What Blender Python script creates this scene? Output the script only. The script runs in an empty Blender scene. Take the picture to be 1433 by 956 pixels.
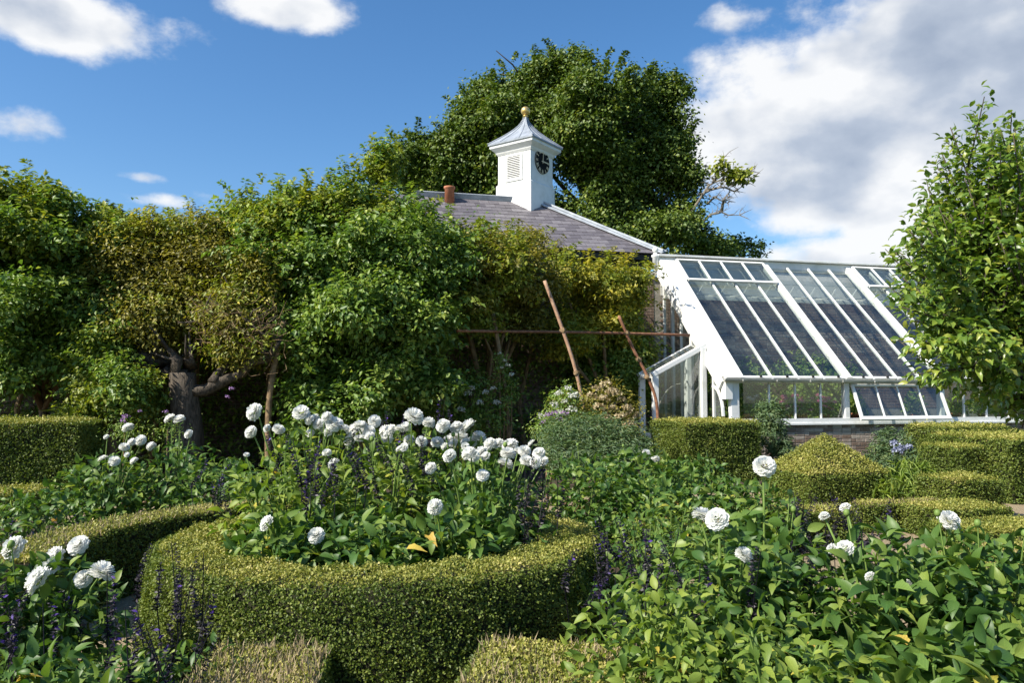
import bpy, math, random
import numpy as np
from mathutils import Vector, Matrix, Euler

SC = bpy.context.scene
COL = SC.collection
rng = np.random.default_rng(11)
random.seed(5)
V = Vector
R = math.radians

# ------------------------------------------------------------------ camera, light, sky
F, CX, CY, HOR = 1090.0, 716.5, 478.0, 550.0          # photo measurements (pixels of the 1433 x 956 photo)
CAMZ = 1.6
PIT = math.atan((HOR - CY) / F)
cam = bpy.data.objects.new('camera', bpy.data.cameras.new('camera'))
COL.objects.link(cam)
cam.location = (0, 0, CAMZ)
cam.rotation_euler = (math.pi / 2 + PIT, 0, 0)
cam.data.sensor_width = 36
cam.data.lens = 36 * F / 1433
cam.data.clip_end = 2000
cam.data.clip_start = 0.05
SC.camera = cam

SUN_AZ, SUN_EL = R(31), R(43)                        # sun stands to the west of the view, a little behind the camera
S = V((-math.cos(SUN_AZ) * math.cos(SUN_EL), -math.sin(SUN_AZ) * math.cos(SUN_EL), math.sin(SUN_EL)))
sun = bpy.data.objects.new('sun', bpy.data.lights.new('sun', 'SUN'))
COL.objects.link(sun)
sun.data.energy = 5.0
sun.data.angle = R(0.5)
sun.data.color = (1, 0.94, 0.82)
sun.rotation_euler = S.to_track_quat('Z', 'Y').to_euler()

SC.view_settings.view_transform = 'Standard'
SC.view_settings.look = 'None'
SC.view_settings.exposure = 0.74
SC.view_settings.gamma = 1
SC.view_settings.use_curve_mapping = False
SC.render.engine = 'CYCLES'
SC.cycles.max_bounces = 6
SC.cycles.diffuse_bounces = 3
SC.cycles.glossy_bounces = 3
SC.cycles.transmission_bounces = 6
SC.cycles.transparent_max_bounces = 12
SC.cycles.caustics_reflective = False
SC.cycles.caustics_refractive = False


def P(px, py, Y):
    """the point at distance Y (metres along +Y) that the photo shows at pixel px, py"""
    dx, dy = (px - CX) / F, (CY - py) / F
    c, s = math.cos(PIT), math.sin(PIT)
    d = V((dx, c - dy * s, s + dy * c))
    return V((0, 0, CAMZ)) + d * (Y / d.y)


def direc(px, py):
    d = (P(px, py, 1) - V((0, 0, CAMZ))).normalized()
    return math.atan2(d.x, d.y), math.asin(d.z)


def make_world():
    w = bpy.data.worlds.new('World')
    SC.world = w
    w.use_nodes = True
    nt = w.node_tree
    N, Lk = nt.nodes, nt.links
    N.clear()

    def node(t, **k):
        n = N.new(t)
        for a, b in k.items():
            setattr(n, a, b)
        return n

    def val(x):
        return x if hasattr(x, 'links') else None

    def mth(op, a, b=None, c=None, clamp=False):
        n = node('ShaderNodeMath', operation=op, use_clamp=clamp)
        for i, x in enumerate((a, b, c)):
            if x is None:
                continue
            if val(x) is not None:
                Lk.new(x, n.inputs[i])
            else:
                n.inputs[i].default_value = x
        return n.outputs[0]
    sky = node('ShaderNodeTexSky', sky_type='NISHITA')
    sky.sun_disc = False
    sky.sun_elevation = SUN_EL
    sky.sun_rotation = math.atan2(S.x, S.y)
    sky.altitude = 0
    sky.air_density = 1.0
    sky.dust_density = 0.9
    sky.ozone_density = 3.0
    tc = node('ShaderNodeTexCoord')
    sep = node('ShaderNodeSeparateXYZ')
    Lk.new(tc.outputs['Generated'], sep.inputs[0])
    x, y, z = sep.outputs
    az = mth('ARCTAN2', x, y)
    el = mth('ARCSINE', z)
    comb = node('ShaderNodeCombineXYZ')
    Lk.new(az, comb.inputs[0])
    Lk.new(mth('MULTIPLY', el, 1.5), comb.inputs[1])

    def fbm(vec, scale, detail, rough, off=(0, 0, 0)):
        m = node('ShaderNodeMapping')
        m.inputs['Location'].default_value = off
        Lk.new(vec, m.inputs[0])
        n = node('ShaderNodeTexNoise')
        n.inputs['Scale'].default_value = scale
        n.inputs['Detail'].default_value = detail
        n.inputs['Roughness'].default_value = rough
        Lk.new(m.outputs[0], n.inputs['Vector'])
        return n.outputs['Fac']
    f1 = fbm(comb.outputs[0], 5.2, 10, 0.6)
    big = fbm(comb.outputs[0], 1.1, 2, 0.5, (3.1, 1.7, 0))
    # where the photo shows its clouds (direction on the sky, half sizes in radians, weight)
    bumps = [((1190, 185), 0.20, 0.10, 1.1), ((1100, 110), 0.075, 0.05, 0.55), ((1350, 60), 0.17, 0.11, 1.3),
             ((1410, 220), 0.15, 0.17, 1.3), ((1150, 270), 0.13, 0.07, 0.5), ((1190, 362), 0.16, 0.03, 0.8),
             ((80, 28), 0.13, 0.036, 0.95), ((410, 12), 0.085, 0.026, 0.85), ((25, 170), 0.06, 0.024, 0.6),
             ((205, 248), 0.03, 0.008, 0.42), ((230, 280), 0.04, 0.009, 0.4), ((300, 275), 0.03, 0.012, 0.4),
             ((1040, 22), 0.07, 0.022, 0.5), ((880, 330), 0.3, 0.03, 0.30)]
    tot = None
    for (px, py), ra, re_, wt in bumps:
        a0, e0 = direc(px, py)
        dx = mth('DIVIDE', mth('SUBTRACT', az, a0), ra)
        dy = mth('DIVIDE', mth('SUBTRACT', el, e0), re_)
        r2 = mth('ADD', mth('MULTIPLY', dx, dx), mth('MULTIPLY', dy, dy))
        g = mth('MULTIPLY', mth('EXPONENT', mth('MULTIPLY', r2, -0.7)), wt)
        tot = g if tot is None else mth('MAXIMUM', tot, g)
    # the rest of the sky carries scattered clouds of the same kind
    ring = mth('MULTIPLY', mth('SUBTRACT', mth('ABSOLUTE', az), 0.75, clamp=True), 2.2, clamp=True)
    scat = mth('MULTIPLY', mth('MULTIPLY', mth('SUBTRACT', big, 0.56), 3.0, clamp=True), ring)
    tot = mth('MAXIMUM', tot, scat)

    def dens(f):
        d = mth('ADD', mth('MULTIPLY', mth('SUBTRACT', f, 0.5), 1.7), mth('SUBTRACT', tot, 0.42))
        n = node('ShaderNodeMapRange', interpolation_type='SMOOTHSTEP')
        n.inputs['From Min'].default_value = -0.03
        n.inputs['From Max'].default_value = 0.32
        Lk.new(d, n.inputs[0])
        return n.outputs[0], d
    d1, raw1 = dens(f1)
    s1 = fbm(comb.outputs[0], 5.2, 4, 0.5)
    s2 = fbm(comb.outputs[0], 5.2, 4, 0.5, (0.03, -0.045, 0))
    lit = mth('ADD', mth('MULTIPLY', mth('SUBTRACT', s1, s2), 3.0), 0.58)
    thick = mth('MULTIPLY', raw1, 0.80)
    lum = mth('SUBTRACT', mth('ADD', lit, 0.55), thick, clamp=True)
    ramp = node('ShaderNodeValToRGB')
    Lk.new(lum, ramp.inputs[0])
    e = ramp.color_ramp.elements
    e[0].position = 0.0
    e[0].color = (2.0, 2.5, 3.4, 1)
    e[1].position = 1.0
    e[1].color = (6.6, 6.65, 6.7, 1)
    m_ = e.new(0.5)
    m_.color = (3.5, 3.95, 4.7, 1)
    hsv = node('ShaderNodeHueSaturation')
    hsv.inputs['Saturation'].default_value = 1.24
    hsv.inputs['Value'].default_value = 1.2
    Lk.new(sky.outputs[0], hsv.inputs['Color'])
    mx = node('ShaderNodeMix', data_type='RGBA')
    Lk.new(mth('MULTIPLY', d1, 0.96), mx.inputs[0])
    Lk.new(hsv.outputs[0], mx.inputs[6])
    Lk.new(ramp.outputs[0], mx.inputs[7])
    bg = node('ShaderNodeBackground')
    bg.inputs['Strength'].default_value = 0.09
    Lk.new(mx.outputs[2], bg.inputs['Color'])
    out = node('ShaderNodeOutputWorld')
    Lk.new(bg.outputs[0], out.inputs[0])


make_world()

# ------------------------------------------------------------------ materials


def base_mat(name):
    m = bpy.data.materials.new(name)
    m.use_nodes = True
    nt = m.node_tree
    b = nt.nodes['Principled BSDF']
    return m, nt, b


def noisy(name, c1, c2, scale=8, rough=0.7, bump=0.0, detail=5, c3=None, coord='Object', bscale=None, metallic=0, stretch=None, spec=0.3, rnd=0.0):
    m, nt, b = base_mat(name)
    tc = nt.nodes.new('ShaderNodeTexCoord')
    src = tc.outputs[coord]
    if stretch:
        mp = nt.nodes.new('ShaderNodeMapping')
        mp.inputs['Scale'].default_value = stretch
        nt.links.new(src, mp.inputs[0])
        src = mp.outputs[0]
    n = nt.nodes.new('ShaderNodeTexNoise')
    n.inputs['Scale'].default_value = scale
    n.inputs['Detail'].default_value = detail
    n.inputs['Roughness'].default_value = 0.65
    nt.links.new(src, n.inputs['Vector'])
    r = nt.nodes.new('ShaderNodeValToRGB')
    r.color_ramp.elements[0].position = 0.32
    r.color_ramp.elements[1].position = 0.68
    r.color_ramp.elements[0].color = (*c1, 1)
    r.color_ramp.elements[1].color = (*c2, 1)
    if c3:
        r.color_ramp.elements.new(0.5).color = (*c3, 1)
    fac = n.outputs['Fac']
    if rnd:
        oi = nt.nodes.new('ShaderNodeObjectInfo')
        a = nt.nodes.new('ShaderNodeMath')
        a.operation = 'MULTIPLY_ADD'
        a.inputs[1].default_value = rnd
        a.inputs[2].default_value = -rnd / 2
        nt.links.new(oi.outputs['Random'], a.inputs[0])
        a2 = nt.nodes.new('ShaderNodeMath')
        nt.links.new(a.outputs[0], a2.inputs[0])
        nt.links.new(fac, a2.inputs[1])
        fac = a2.outputs[0]
    nt.links.new(fac, r.inputs[0])
    nt.links.new(r.outputs[0], b.inputs['Base Color'])
    b.inputs['Roughness'].default_value = rough
    b.inputs['Metallic'].default_value = metallic
    b.inputs['Specular IOR Level'].default_value = spec
    if bump:
        bn = nt.nodes.new('ShaderNodeTexNoise')
        bn.inputs['Scale'].default_value = bscale or scale * 3
        bn.inputs['Detail'].default_value = 6
        nt.links.new(src, bn.inputs['Vector'])
        bp = nt.nodes.new('ShaderNodeBump')
        bp.inputs['Strength'].default_value = bump
        bp.inputs['Distance'].default_value = 0.02
        nt.links.new(bn.outputs['Fac'], bp.inputs['Height'])
        nt.links.new(bp.outputs[0], b.inputs['Normal'])
    return m


def leaf_mat(name, stops, objrand=False, rough=0.5, spec=0.35, trans=0.28, tcol=None, gain=(1.3, 1.2, 1.1), veins=False):
    """foliage: each leaf has its own tint (an attribute on joined leaves, the object's random number on single ones)"""
    m, nt, b = base_mat(name)
    if objrand:
        s = nt.nodes.new('ShaderNodeObjectInfo').outputs['Random']
    else:
        a = nt.nodes.new('ShaderNodeAttribute')
        a.attribute_name = 'tint'
        s = a.outputs['Fac']
    r = nt.nodes.new('ShaderNodeValToRGB')
    els = r.color_ramp.elements
    while len(els) > 1:
        els.remove(els[-1])
    for i, (p, c) in enumerate(stops):
        e = els[0] if i == 0 else els.new(p)
        e.position = p
        e.color = (*(min(0.9, x * g_) for x, g_ in zip(c, gain)), 1)
    nt.links.new(s, r.inputs[0])
    rc = r.outputs[0]
    if objrand or veins:
        def mt(op, a, b_=None, cl=False):
            n_ = nt.nodes.new('ShaderNodeMath')
            n_.operation = op
            n_.use_clamp = cl
            for i_, x_ in enumerate((a, b_)):
                if x_ is None:
                    continue
                if isinstance(x_, (int, float)):
                    n_.inputs[i_].default_value = x_
                else:
                    nt.links.new(x_, n_.inputs[i_])
            return n_.outputs[0]
        if veins:
            at = nt.nodes.new('ShaderNodeAttribute')
            at.attribute_name = 'leafco'
            lco = at.outputs['Vector']
        else:
            lco = nt.nodes.new('ShaderNodeTexCoord').outputs['Object']
        sx = nt.nodes.new('ShaderNodeSeparateXYZ')
        nt.links.new(lco, sx.inputs[0])
        ax = mt('ABSOLUTE', sx.outputs[0])
        mid = mt('SUBTRACT', 1.0, mt('MULTIPLY', ax, 45.0), True)
        side = mt('SINE', mt('MULTIPLY', mt('SUBTRACT', sx.outputs[1], mt('MULTIPLY', ax, 0.9)), 48.0))
        side = mt('MULTIPLY', mt('SUBTRACT', side, 0.72, True), 1.6)
        vein = mt('MAXIMUM', mt('MULTIPLY', mid, 0.6), side, True)
        mv = nt.nodes.new('ShaderNodeMix')
        mv.data_type = 'RGBA'
        nt.links.new(vein, mv.inputs[0])
        nt.links.new(rc, mv.inputs[6])
        mul_ = nt.nodes.new('ShaderNodeMix')
        mul_.data_type = 'RGBA'
        mul_.blend_type = 'MULTIPLY'
        mul_.inputs[0].default_value = 1
        nt.links.new(rc, mul_.inputs[6])
        mul_.inputs[7].default_value = (1.75, 1.6, 1.7, 1)
        nt.links.new(mul_.outputs[2], mv.inputs[7])
        rc = mv.outputs[2]
    nt.links.new(rc, b.inputs['Base Color'])
    b.inputs['Roughness'].default_value = rough
    b.inputs['Specular IOR Level'].default_value = spec
    t = nt.nodes.new('ShaderNodeBsdfTranslucent')
    mul = nt.nodes.new('ShaderNodeMix')
    mul.data_type = 'RGBA'
    mul.blend_type = 'MULTIPLY'
    mul.inputs[0].default_value = 1
    nt.links.new(r.outputs[0], mul.inputs[6])
    mul.inputs[7].default_value = (*(tcol or (1.5, 1.6, 0.6)), 1)
    nt.links.new(mul.outputs[2], t.inputs['Color'])
    mx = nt.nodes.new('ShaderNodeMixShader')
    mx.inputs[0].default_value = trans
    nt.links.new(b.outputs[0], mx.inputs[1])
    nt.links.new(t.outputs[0], mx.inputs[2])
    nt.links.new(mx.outputs[0], nt.nodes['Material Output'].inputs['Surface'])
    return m


def glass_mat(name, tint=(0.90, 0.925, 0.915), refl=1.0):
    m = bpy.data.materials.new(name)
    m.use_nodes = True
    nt = m.node_tree
    nt.nodes.clear()
    tr = nt.nodes.new('ShaderNodeBsdfTransparent')
    tr.inputs['Color'].default_value = (*tint, 1)
    gl = nt.nodes.new('ShaderNodeBsdfGlossy')
    gl.inputs['Roughness'].default_value = 0.02
    gl.inputs['Color'].default_value = (refl, refl, refl, 1)
    ge = nt.nodes.new('ShaderNodeNewGeometry')
    dp = nt.nodes.new('ShaderNodeVectorMath')
    dp.operation = 'DOT_PRODUCT'
    nt.links.new(ge.outputs['Incoming'], dp.inputs[0])
    nt.links.new(ge.outputs['Normal'], dp.inputs[1])

    def mt(op, a, b=None):
        n_ = nt.nodes.new('ShaderNodeMath')
        n_.operation = op
        for i_, x_ in enumerate((a, b)):
            if x_ is None:
                continue
            if isinstance(x_, (int, float)):
                n_.inputs[i_].default_value = x_
            else:
                nt.links.new(x_, n_.inputs[i_])
        return n_.outputs[0]
    fr = mt('ADD', mt('MULTIPLY', mt('POWER', mt('SUBTRACT', 1.0, mt('ABSOLUTE', dp.outputs['Value'])), 5.0), 0.9), 0.075)
    mx = nt.nodes.new('ShaderNodeMixShader')
    nt.links.new(fr, mx.inputs[0])
    nt.links.new(tr.outputs[0], mx.inputs[1])
    nt.links.new(gl.outputs[0], mx.inputs[2])
    # a film of dust and algae in the old glass
    df = nt.nodes.new('ShaderNodeBsdfDiffuse')
    df.inputs['Color'].default_value = (0.35, 0.37, 0.33, 1)
    tc = nt.nodes.new('ShaderNodeTexCoord')
    n = nt.nodes.new('ShaderNodeTexNoise')
    n.inputs['Scale'].default_value = 2.5
    n.inputs['Detail'].default_value = 6
    nt.links.new(tc.outputs['Object'], n.inputs['Vector'])
    mr = nt.nodes.new('ShaderNodeMapRange')
    mr.inputs['From Min'].default_value = 0.35
    mr.inputs['From Max'].default_value = 0.75
    mr.inputs['To Min'].default_value = 0.0
    mr.inputs['To Max'].default_value = 0.05
    nt.links.new(n.outputs['Fac'], mr.inputs[0])
    m2 = nt.nodes.new('ShaderNodeMixShader')
    nt.links.new(mr.outputs[0], m2.inputs[0])
    nt.links.new(mx.outputs[0], m2.inputs[1])
    nt.links.new(df.outputs[0], m2.inputs[2])
    o = nt.nodes.new('ShaderNodeOutputMaterial')
    nt.links.new(m2.outputs[0], o.inputs['Surface'])
    return m


M = {}
M['paint'] = noisy('white_paint', (0.62, 0.62, 0.58), (0.77, 0.77, 0.75), 2.6, 0.5, 0.08, bscale=40, c3=(0.72, 0.72, 0.70), detail=9)
M['lead'] = noisy('lead', (0.26, 0.285, 0.32), (0.46, 0.49, 0.52), 4, 0.55, 0.15, bscale=9, spec=0.35)
M['leadroof'] = noisy('lead_roof', (0.19, 0.215, 0.25), (0.33, 0.36, 0.41), 4, 0.5, 0.15, bscale=8, spec=0.35)
M['slate'] = noisy('slate', (0.105, 0.095, 0.105), (0.20, 0.185, 0.195), 2.2, 0.55, 0.25, bscale=14, c3=(0.145, 0.132, 0.143), rnd=0.35, coord='Object', spec=0.35)
M['brick'] = noisy('old_brick', (0.17, 0.115, 0.085), (0.36, 0.30, 0.25), 5, 0.85, 0.4, bscale=50, c3=(0.27, 0.205, 0.165), rnd=0.55)
M['mortar'] = noisy('mortar', (0.24, 0.22, 0.18), (0.38, 0.35, 0.30), 9, 0.9, 0.3)
M['stone'] = noisy('coping_stone', (0.25, 0.24, 0.20), (0.42, 0.40, 0.34), 4, 0.85, 0.3)
M['rust'] = noisy('rusty_iron', (0.13, 0.055, 0.03), (0.33, 0.17, 0.095), 12, 0.75, 0.3, c3=(0.22, 0.10, 0.055), spec=0.3)
M['rustpale'] = noisy('pale_rusty_iron', (0.28, 0.15, 0.09), (0.45, 0.30, 0.2), 12, 0.7, 0.3, spec=0.3)
M['bark'] = noisy('grey_bark', (0.025, 0.02, 0.015), (0.13, 0.105, 0.08), 7, 0.9, 0.9, stretch=(4, 4, 0.8), bscale=14)
M['vinewood'] = noisy('vine_wood', (0.10, 0.065, 0.035), (0.28, 0.19, 0.10), 9, 0.85, 0.4)
M['deadwood'] = noisy('dead_wood', (0.12, 0.10, 0.075), (0.28, 0.245, 0.2), 6, 0.85, 0.3)
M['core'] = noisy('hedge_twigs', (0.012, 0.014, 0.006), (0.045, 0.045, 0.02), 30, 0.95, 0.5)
M['twig'] = noisy('dry_twigs', (0.20, 0.145, 0.075), (0.46, 0.38, 0.23), 30, 0.9)
M['gravel'] = noisy('gravel', (0.17, 0.13, 0.075), (0.40, 0.32, 0.21), 45, 0.95, 0.7, c3=(0.29, 0.225, 0.14), bscale=120)
M['soil'] = noisy('soil', (0.03, 0.021, 0.014), (0.085, 0.062, 0.042), 20, 0.95, 0.8, bscale=60)
M['terracotta'] = noisy('terracotta', (0.33, 0.115, 0.055), (0.47, 0.20, 0.11), 8, 0.8, 0.1)
M['gold'] = noisy('gilded', (0.62, 0.40, 0.12), (0.78, 0.56, 0.22), 6, 0.35, metallic=0.75)
M['dial'] = noisy('black_dial', (0.006, 0.006, 0.007), (0.014, 0.014, 0.015), 5, 0.75, spec=0.08)
M['gilt'] = noisy('gilt_numerals', (0.62, 0.5, 0.3), (0.75, 0.64, 0.42), 5, 0.4)
M['dark'] = noisy('dark_iron', (0.012, 0.012, 0.012), (0.03, 0.03, 0.03), 10, 0.5)
M['gutter'] = noisy('grey_gutter', (0.33, 0.32, 0.28), (0.5, 0.49, 0.44), 4, 0.5, 0.1)
M['render'] = noisy('grey_boards', (0.06, 0.055, 0.05), (0.11, 0.10, 0.09), 5, 0.85, 0.2)
M['stem'] = noisy('green_stem', (0.10, 0.17, 0.035), (0.18, 0.26, 0.06), 12, 0.55)
M['glass'] = glass_mat('old_glass')

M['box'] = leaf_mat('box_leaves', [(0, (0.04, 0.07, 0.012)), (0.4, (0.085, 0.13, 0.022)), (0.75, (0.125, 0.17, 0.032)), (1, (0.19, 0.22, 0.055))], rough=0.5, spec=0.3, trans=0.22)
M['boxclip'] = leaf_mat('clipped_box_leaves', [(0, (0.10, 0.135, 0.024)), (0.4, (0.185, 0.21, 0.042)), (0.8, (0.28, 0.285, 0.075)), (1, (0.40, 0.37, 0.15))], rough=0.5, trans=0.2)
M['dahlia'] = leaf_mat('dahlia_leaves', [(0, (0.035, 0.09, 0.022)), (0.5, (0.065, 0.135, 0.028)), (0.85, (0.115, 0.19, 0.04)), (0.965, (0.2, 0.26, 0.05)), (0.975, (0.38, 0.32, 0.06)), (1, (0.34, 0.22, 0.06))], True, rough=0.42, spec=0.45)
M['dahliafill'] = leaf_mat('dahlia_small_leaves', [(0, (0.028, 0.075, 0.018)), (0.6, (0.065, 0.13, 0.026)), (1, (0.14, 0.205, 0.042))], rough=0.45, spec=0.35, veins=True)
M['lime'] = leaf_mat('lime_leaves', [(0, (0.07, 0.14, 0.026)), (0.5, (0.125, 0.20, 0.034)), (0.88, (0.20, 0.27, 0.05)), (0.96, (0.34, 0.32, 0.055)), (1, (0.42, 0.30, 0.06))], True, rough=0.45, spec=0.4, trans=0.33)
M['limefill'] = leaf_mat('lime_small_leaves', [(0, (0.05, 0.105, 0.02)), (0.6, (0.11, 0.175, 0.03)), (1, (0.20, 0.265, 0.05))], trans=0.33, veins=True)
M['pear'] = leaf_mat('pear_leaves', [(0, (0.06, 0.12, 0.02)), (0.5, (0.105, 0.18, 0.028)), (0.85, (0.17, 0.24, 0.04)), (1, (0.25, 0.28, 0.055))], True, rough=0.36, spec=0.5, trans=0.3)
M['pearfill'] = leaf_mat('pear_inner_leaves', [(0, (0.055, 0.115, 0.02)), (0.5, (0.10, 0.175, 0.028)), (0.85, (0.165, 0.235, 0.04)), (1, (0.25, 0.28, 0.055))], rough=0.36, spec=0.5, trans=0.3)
M['oak'] = leaf_mat('oak_leaves', [(0, (0.025, 0.05, 0.012)), (0.5, (0.055, 0.088, 0.018)), (0.85, (0.10, 0.13, 0.026)), (1, (0.16, 0.17, 0.035))], trans=0.2, gain=(1.7, 1.65, 1.3))
M['conifer'] = leaf_mat('conifer_needles', [(0, (0.012, 0.028, 0.012)), (1, (0.03, 0.05, 0.018))], trans=0.1)
M['green'] = leaf_mat('climber_leaves', [(0, (0.035, 0.075, 0.018)), (0.4, (0.07, 0.13, 0.026)), (0.75, (0.14, 0.20, 0.045)), (1, (0.26, 0.30, 0.09))], rough=0.45, spec=0.4, gain=(1.6, 1.5, 1.25))
M['olive'] = leaf_mat('wisteria_leaves', [(0, (0.05, 0.075, 0.014)), (0.4, (0.105, 0.14, 0.02)), (0.8, (0.18, 0.205, 0.032)), (1, (0.29, 0.28, 0.05))], trans=0.3, gain=(1.6, 1.5, 1.25))
M['brown'] = leaf_mat('fading_leaves', [(0, (0.04, 0.046, 0.012)), (0.4, (0.10, 0.10, 0.02)), (0.8, (0.18, 0.165, 0.03)), (1, (0.28, 0.24, 0.045))], trans=0.25, gain=(1.6, 1.5, 1.25))
M['yellow'] = leaf_mat('yellow_leaves', [(0, (0.08, 0.10, 0.018)), (0.5, (0.18, 0.18, 0.025)), (1, (0.34, 0.29, 0.04))], trans=0.3, gain=(1.6, 1.5, 1.25))
M['glauc'] = leaf_mat('grey_green_leaves', [(0, (0.045, 0.085, 0.045)), (0.6, (0.08, 0.14, 0.065)), (1, (0.16, 0.2, 0.08))], trans=0.2)
M['tan'] = leaf_mat('faded_flowers', [(0, (0.16, 0.11, 0.05)), (0.5, (0.36, 0.28, 0.15)), (1, (0.56, 0.48, 0.30))], trans=0.25, tcol=(1.2, 1.1, 0.9), gain=(1, 1, 1))
M['white'] = leaf_mat('white_petals', [(0, (0.80, 0.81, 0.76)), (0.5, (0.86, 0.86, 0.83)), (1, (0.88, 0.88, 0.87))], trans=0.5, tcol=(1, 1, 0.98), rough=0.6, spec=0.2, gain=(1, 1, 1))
M['cream'] = leaf_mat('cream_florets', [(0, (0.42, 0.44, 0.36)), (1, (0.66, 0.66, 0.6))], trans=0.25, tcol=(1, 1, 0.95), gain=(1, 1, 1))
M['calyx'] = leaf_mat('dark_calyces', [(0, (0.008, 0.007, 0.012)), (0.7, (0.02, 0.016, 0.026)), (1, (0.05, 0.04, 0.055))], trans=0.1, tcol=(1, 1, 1), gain=(1, 1, 1))
M['violet'] = leaf_mat('violet_florets', [(0, (0.035, 0.018, 0.13)), (1, (0.12, 0.055, 0.34))], trans=0.25, tcol=(1, 1, 1.1), gain=(1, 1, 1))
M['pink'] = leaf_mat('pink_florets', [(0, (0.5, 0.05, 0.16)), (0.5, (0.62, 0.16, 0.36)), (1, (0.7, 0.42, 0.55))], trans=0.25, tcol=(1, 1, 1), gain=(1, 1, 1))
M['blue'] = leaf_mat('blue_florets', [(0, (0.22, 0.24, 0.36)), (1, (0.42, 0.45, 0.58))], trans=0.25, tcol=(1, 1, 1), gain=(1, 1, 1))
M['lilac'] = leaf_mat('lilac_florets', [(0, (0.25, 0.13, 0.3)), (1, (0.45, 0.28, 0.5))], trans=0.25, tcol=(1, 1, 1), gain=(1, 1, 1))

# ------------------------------------------------------------------ object helpers


def tag(o, label=None, cat=None, group=None, kind=None):
    if label:
        o['label'] = label
    if cat:
        o['category'] = cat
    if group:
        o['group'] = group
    if kind:
        o['kind'] = kind
    return o


def empty(name, loc, rz=0.0, **k):
    o = bpy.data.objects.new(name, None)
    COL.objects.link(o)
    o.location = loc
    o.rotation_euler = (0, 0, rz)
    o.empty_display_size = 0.1
    return tag(o, **k)


def link(name, me, parent=None, mat=None, **k):
    o = bpy.data.objects.new(name, me)
    COL.objects.link(o)
    if mat is not None and not me.materials:
        me.materials.append(mat)
    if parent is not None:
        o.parent = parent
    return tag(o, **k)


class MB:
    def __init__(s):
        s.v, s.f = [], []

    def add(s, vs, fs):
        n = len(s.v)
        s.v += [tuple(x) for x in vs]
        s.f += [tuple(i + n for i in f) for f in fs]
        return s

    def box(s, x0, x1, y0, y1, z0, z1):
        return s.add([(x0, y0, z0), (x1, y0, z0), (x1, y1, z0), (x0, y1, z0), (x0, y0, z1), (x1, y0, z1), (x1, y1, z1), (x0, y1, z1)],
                     [(0, 3, 2, 1), (4, 5, 6, 7), (0, 1, 5, 4), (1, 2, 6, 5), (2, 3, 7, 6), (3, 0, 4, 7)])

    def beam(s, p, q, w, h, up=(0, 0, 1), c=0.12):
        """a bar from p to q, w wide, h deep along up, with small chamfers"""
        p, q = V(p), V(q)
        d = (q - p).normalized()
        up = V(up)
        sx = d.cross(up).normalized()
        uz = sx.cross(d).normalized()
        k = c * min(w, h)
        prof = [(-w / 2 + k, -h / 2), (w / 2 - k, -h / 2), (w / 2, -h / 2 + k), (w / 2, h / 2 - k), (w / 2 - k, h / 2), (-w / 2 + k, h / 2), (-w / 2, h / 2 - k), (-w / 2, -h / 2 + k)]
        vs = [b + sx * a + uz * e for b in (p, q) for a, e in prof]
        fs = [(i, (i + 1) % 8, (i + 1) % 8 + 8, i + 8) for i in range(8)] + [tuple(range(7, -1, -1)), tuple(range(8, 16))]
        return s.add(vs, fs)

    def tube(s, pts, rad, n=8, jit=0.0):
        pts = [V(p) for p in pts]
        if not hasattr(rad, '__len__'):
            rad = [rad] * len(pts)
        rings = []
        ref = V((0.31, 0.2, 0.93))
        for i, p in enumerate(pts):
            d = (pts[min(i + 1, len(pts) - 1)] - pts[max(i - 1, 0)])
            d = d.normalized() if d.length > 1e-9 else V((0, 0, 1))
            a = d.cross(ref)
            if a.length < 0.05:
                a = d.cross(V((1, 0, 0)))
            a.normalize()
            b = d.cross(a)
            rings.append([p + (a * math.cos(2 * math.pi * k / n) + b * math.sin(2 * math.pi * k / n)) * rad[i] * (1 + jit * (random.random() - 0.5) * 2) for k in range(n)])
        vs = [v for r in rings for v in r]
        fs = []
        for i in range(len(pts) - 1):
            for k in range(n):
                fs.append((i * n + k, i * n + (k + 1) % n, (i + 1) * n + (k + 1) % n, (i + 1) * n + k))
        fs.append(tuple(range(n - 1, -1, -1)))
        fs.append(tuple((len(pts) - 1) * n + k for k in range(n)))
        return s.add(vs, fs)

    def lathe(s, prof, n=20, c=(0, 0, 0)):
        c = V(c)
        vs, fs = [], []
        for r, z in prof:
            for k in range(n):
                t = 2 * math.pi * k / n
                vs.append(c + V((r * math.cos(t), r * math.sin(t), z)))
        for i in range(len(prof) - 1):
            for k in range(n):
                fs.append((i * n + k, i * n + (k + 1) % n, (i + 1) * n + (k + 1) % n, (i + 1) * n + k))
        fs.append(tuple(range(n - 1, -1, -1)))
        fs.append(tuple((len(prof) - 1) * n + k for k in range(n)))
        return s.add(vs, fs)

    def ball(s, c, r, n=12, m=8, sq=1.0):
        return s.lathe([(max(1e-4, r * math.sin(math.pi * i / m)), -r * sq * math.cos(math.pi * i / m)) for i in range(m + 1)], n, c)

    def mesh(s, name, smooth=False):
        me = bpy.data.meshes.new(name)
        me.from_pydata(s.v, [], s.f)
        if smooth:
            me.polygons.foreach_set('use_smooth', [True] * len(me.polygons))
        return me

    def build(s, name, mat, parent=None, smooth=False, **k):
        return link(name, s.mesh(name, smooth), parent, mat, **k)


def nrm(a):
    return a / np.maximum(np.linalg.norm(a, axis=1, keepdims=True), 1e-9)


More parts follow.
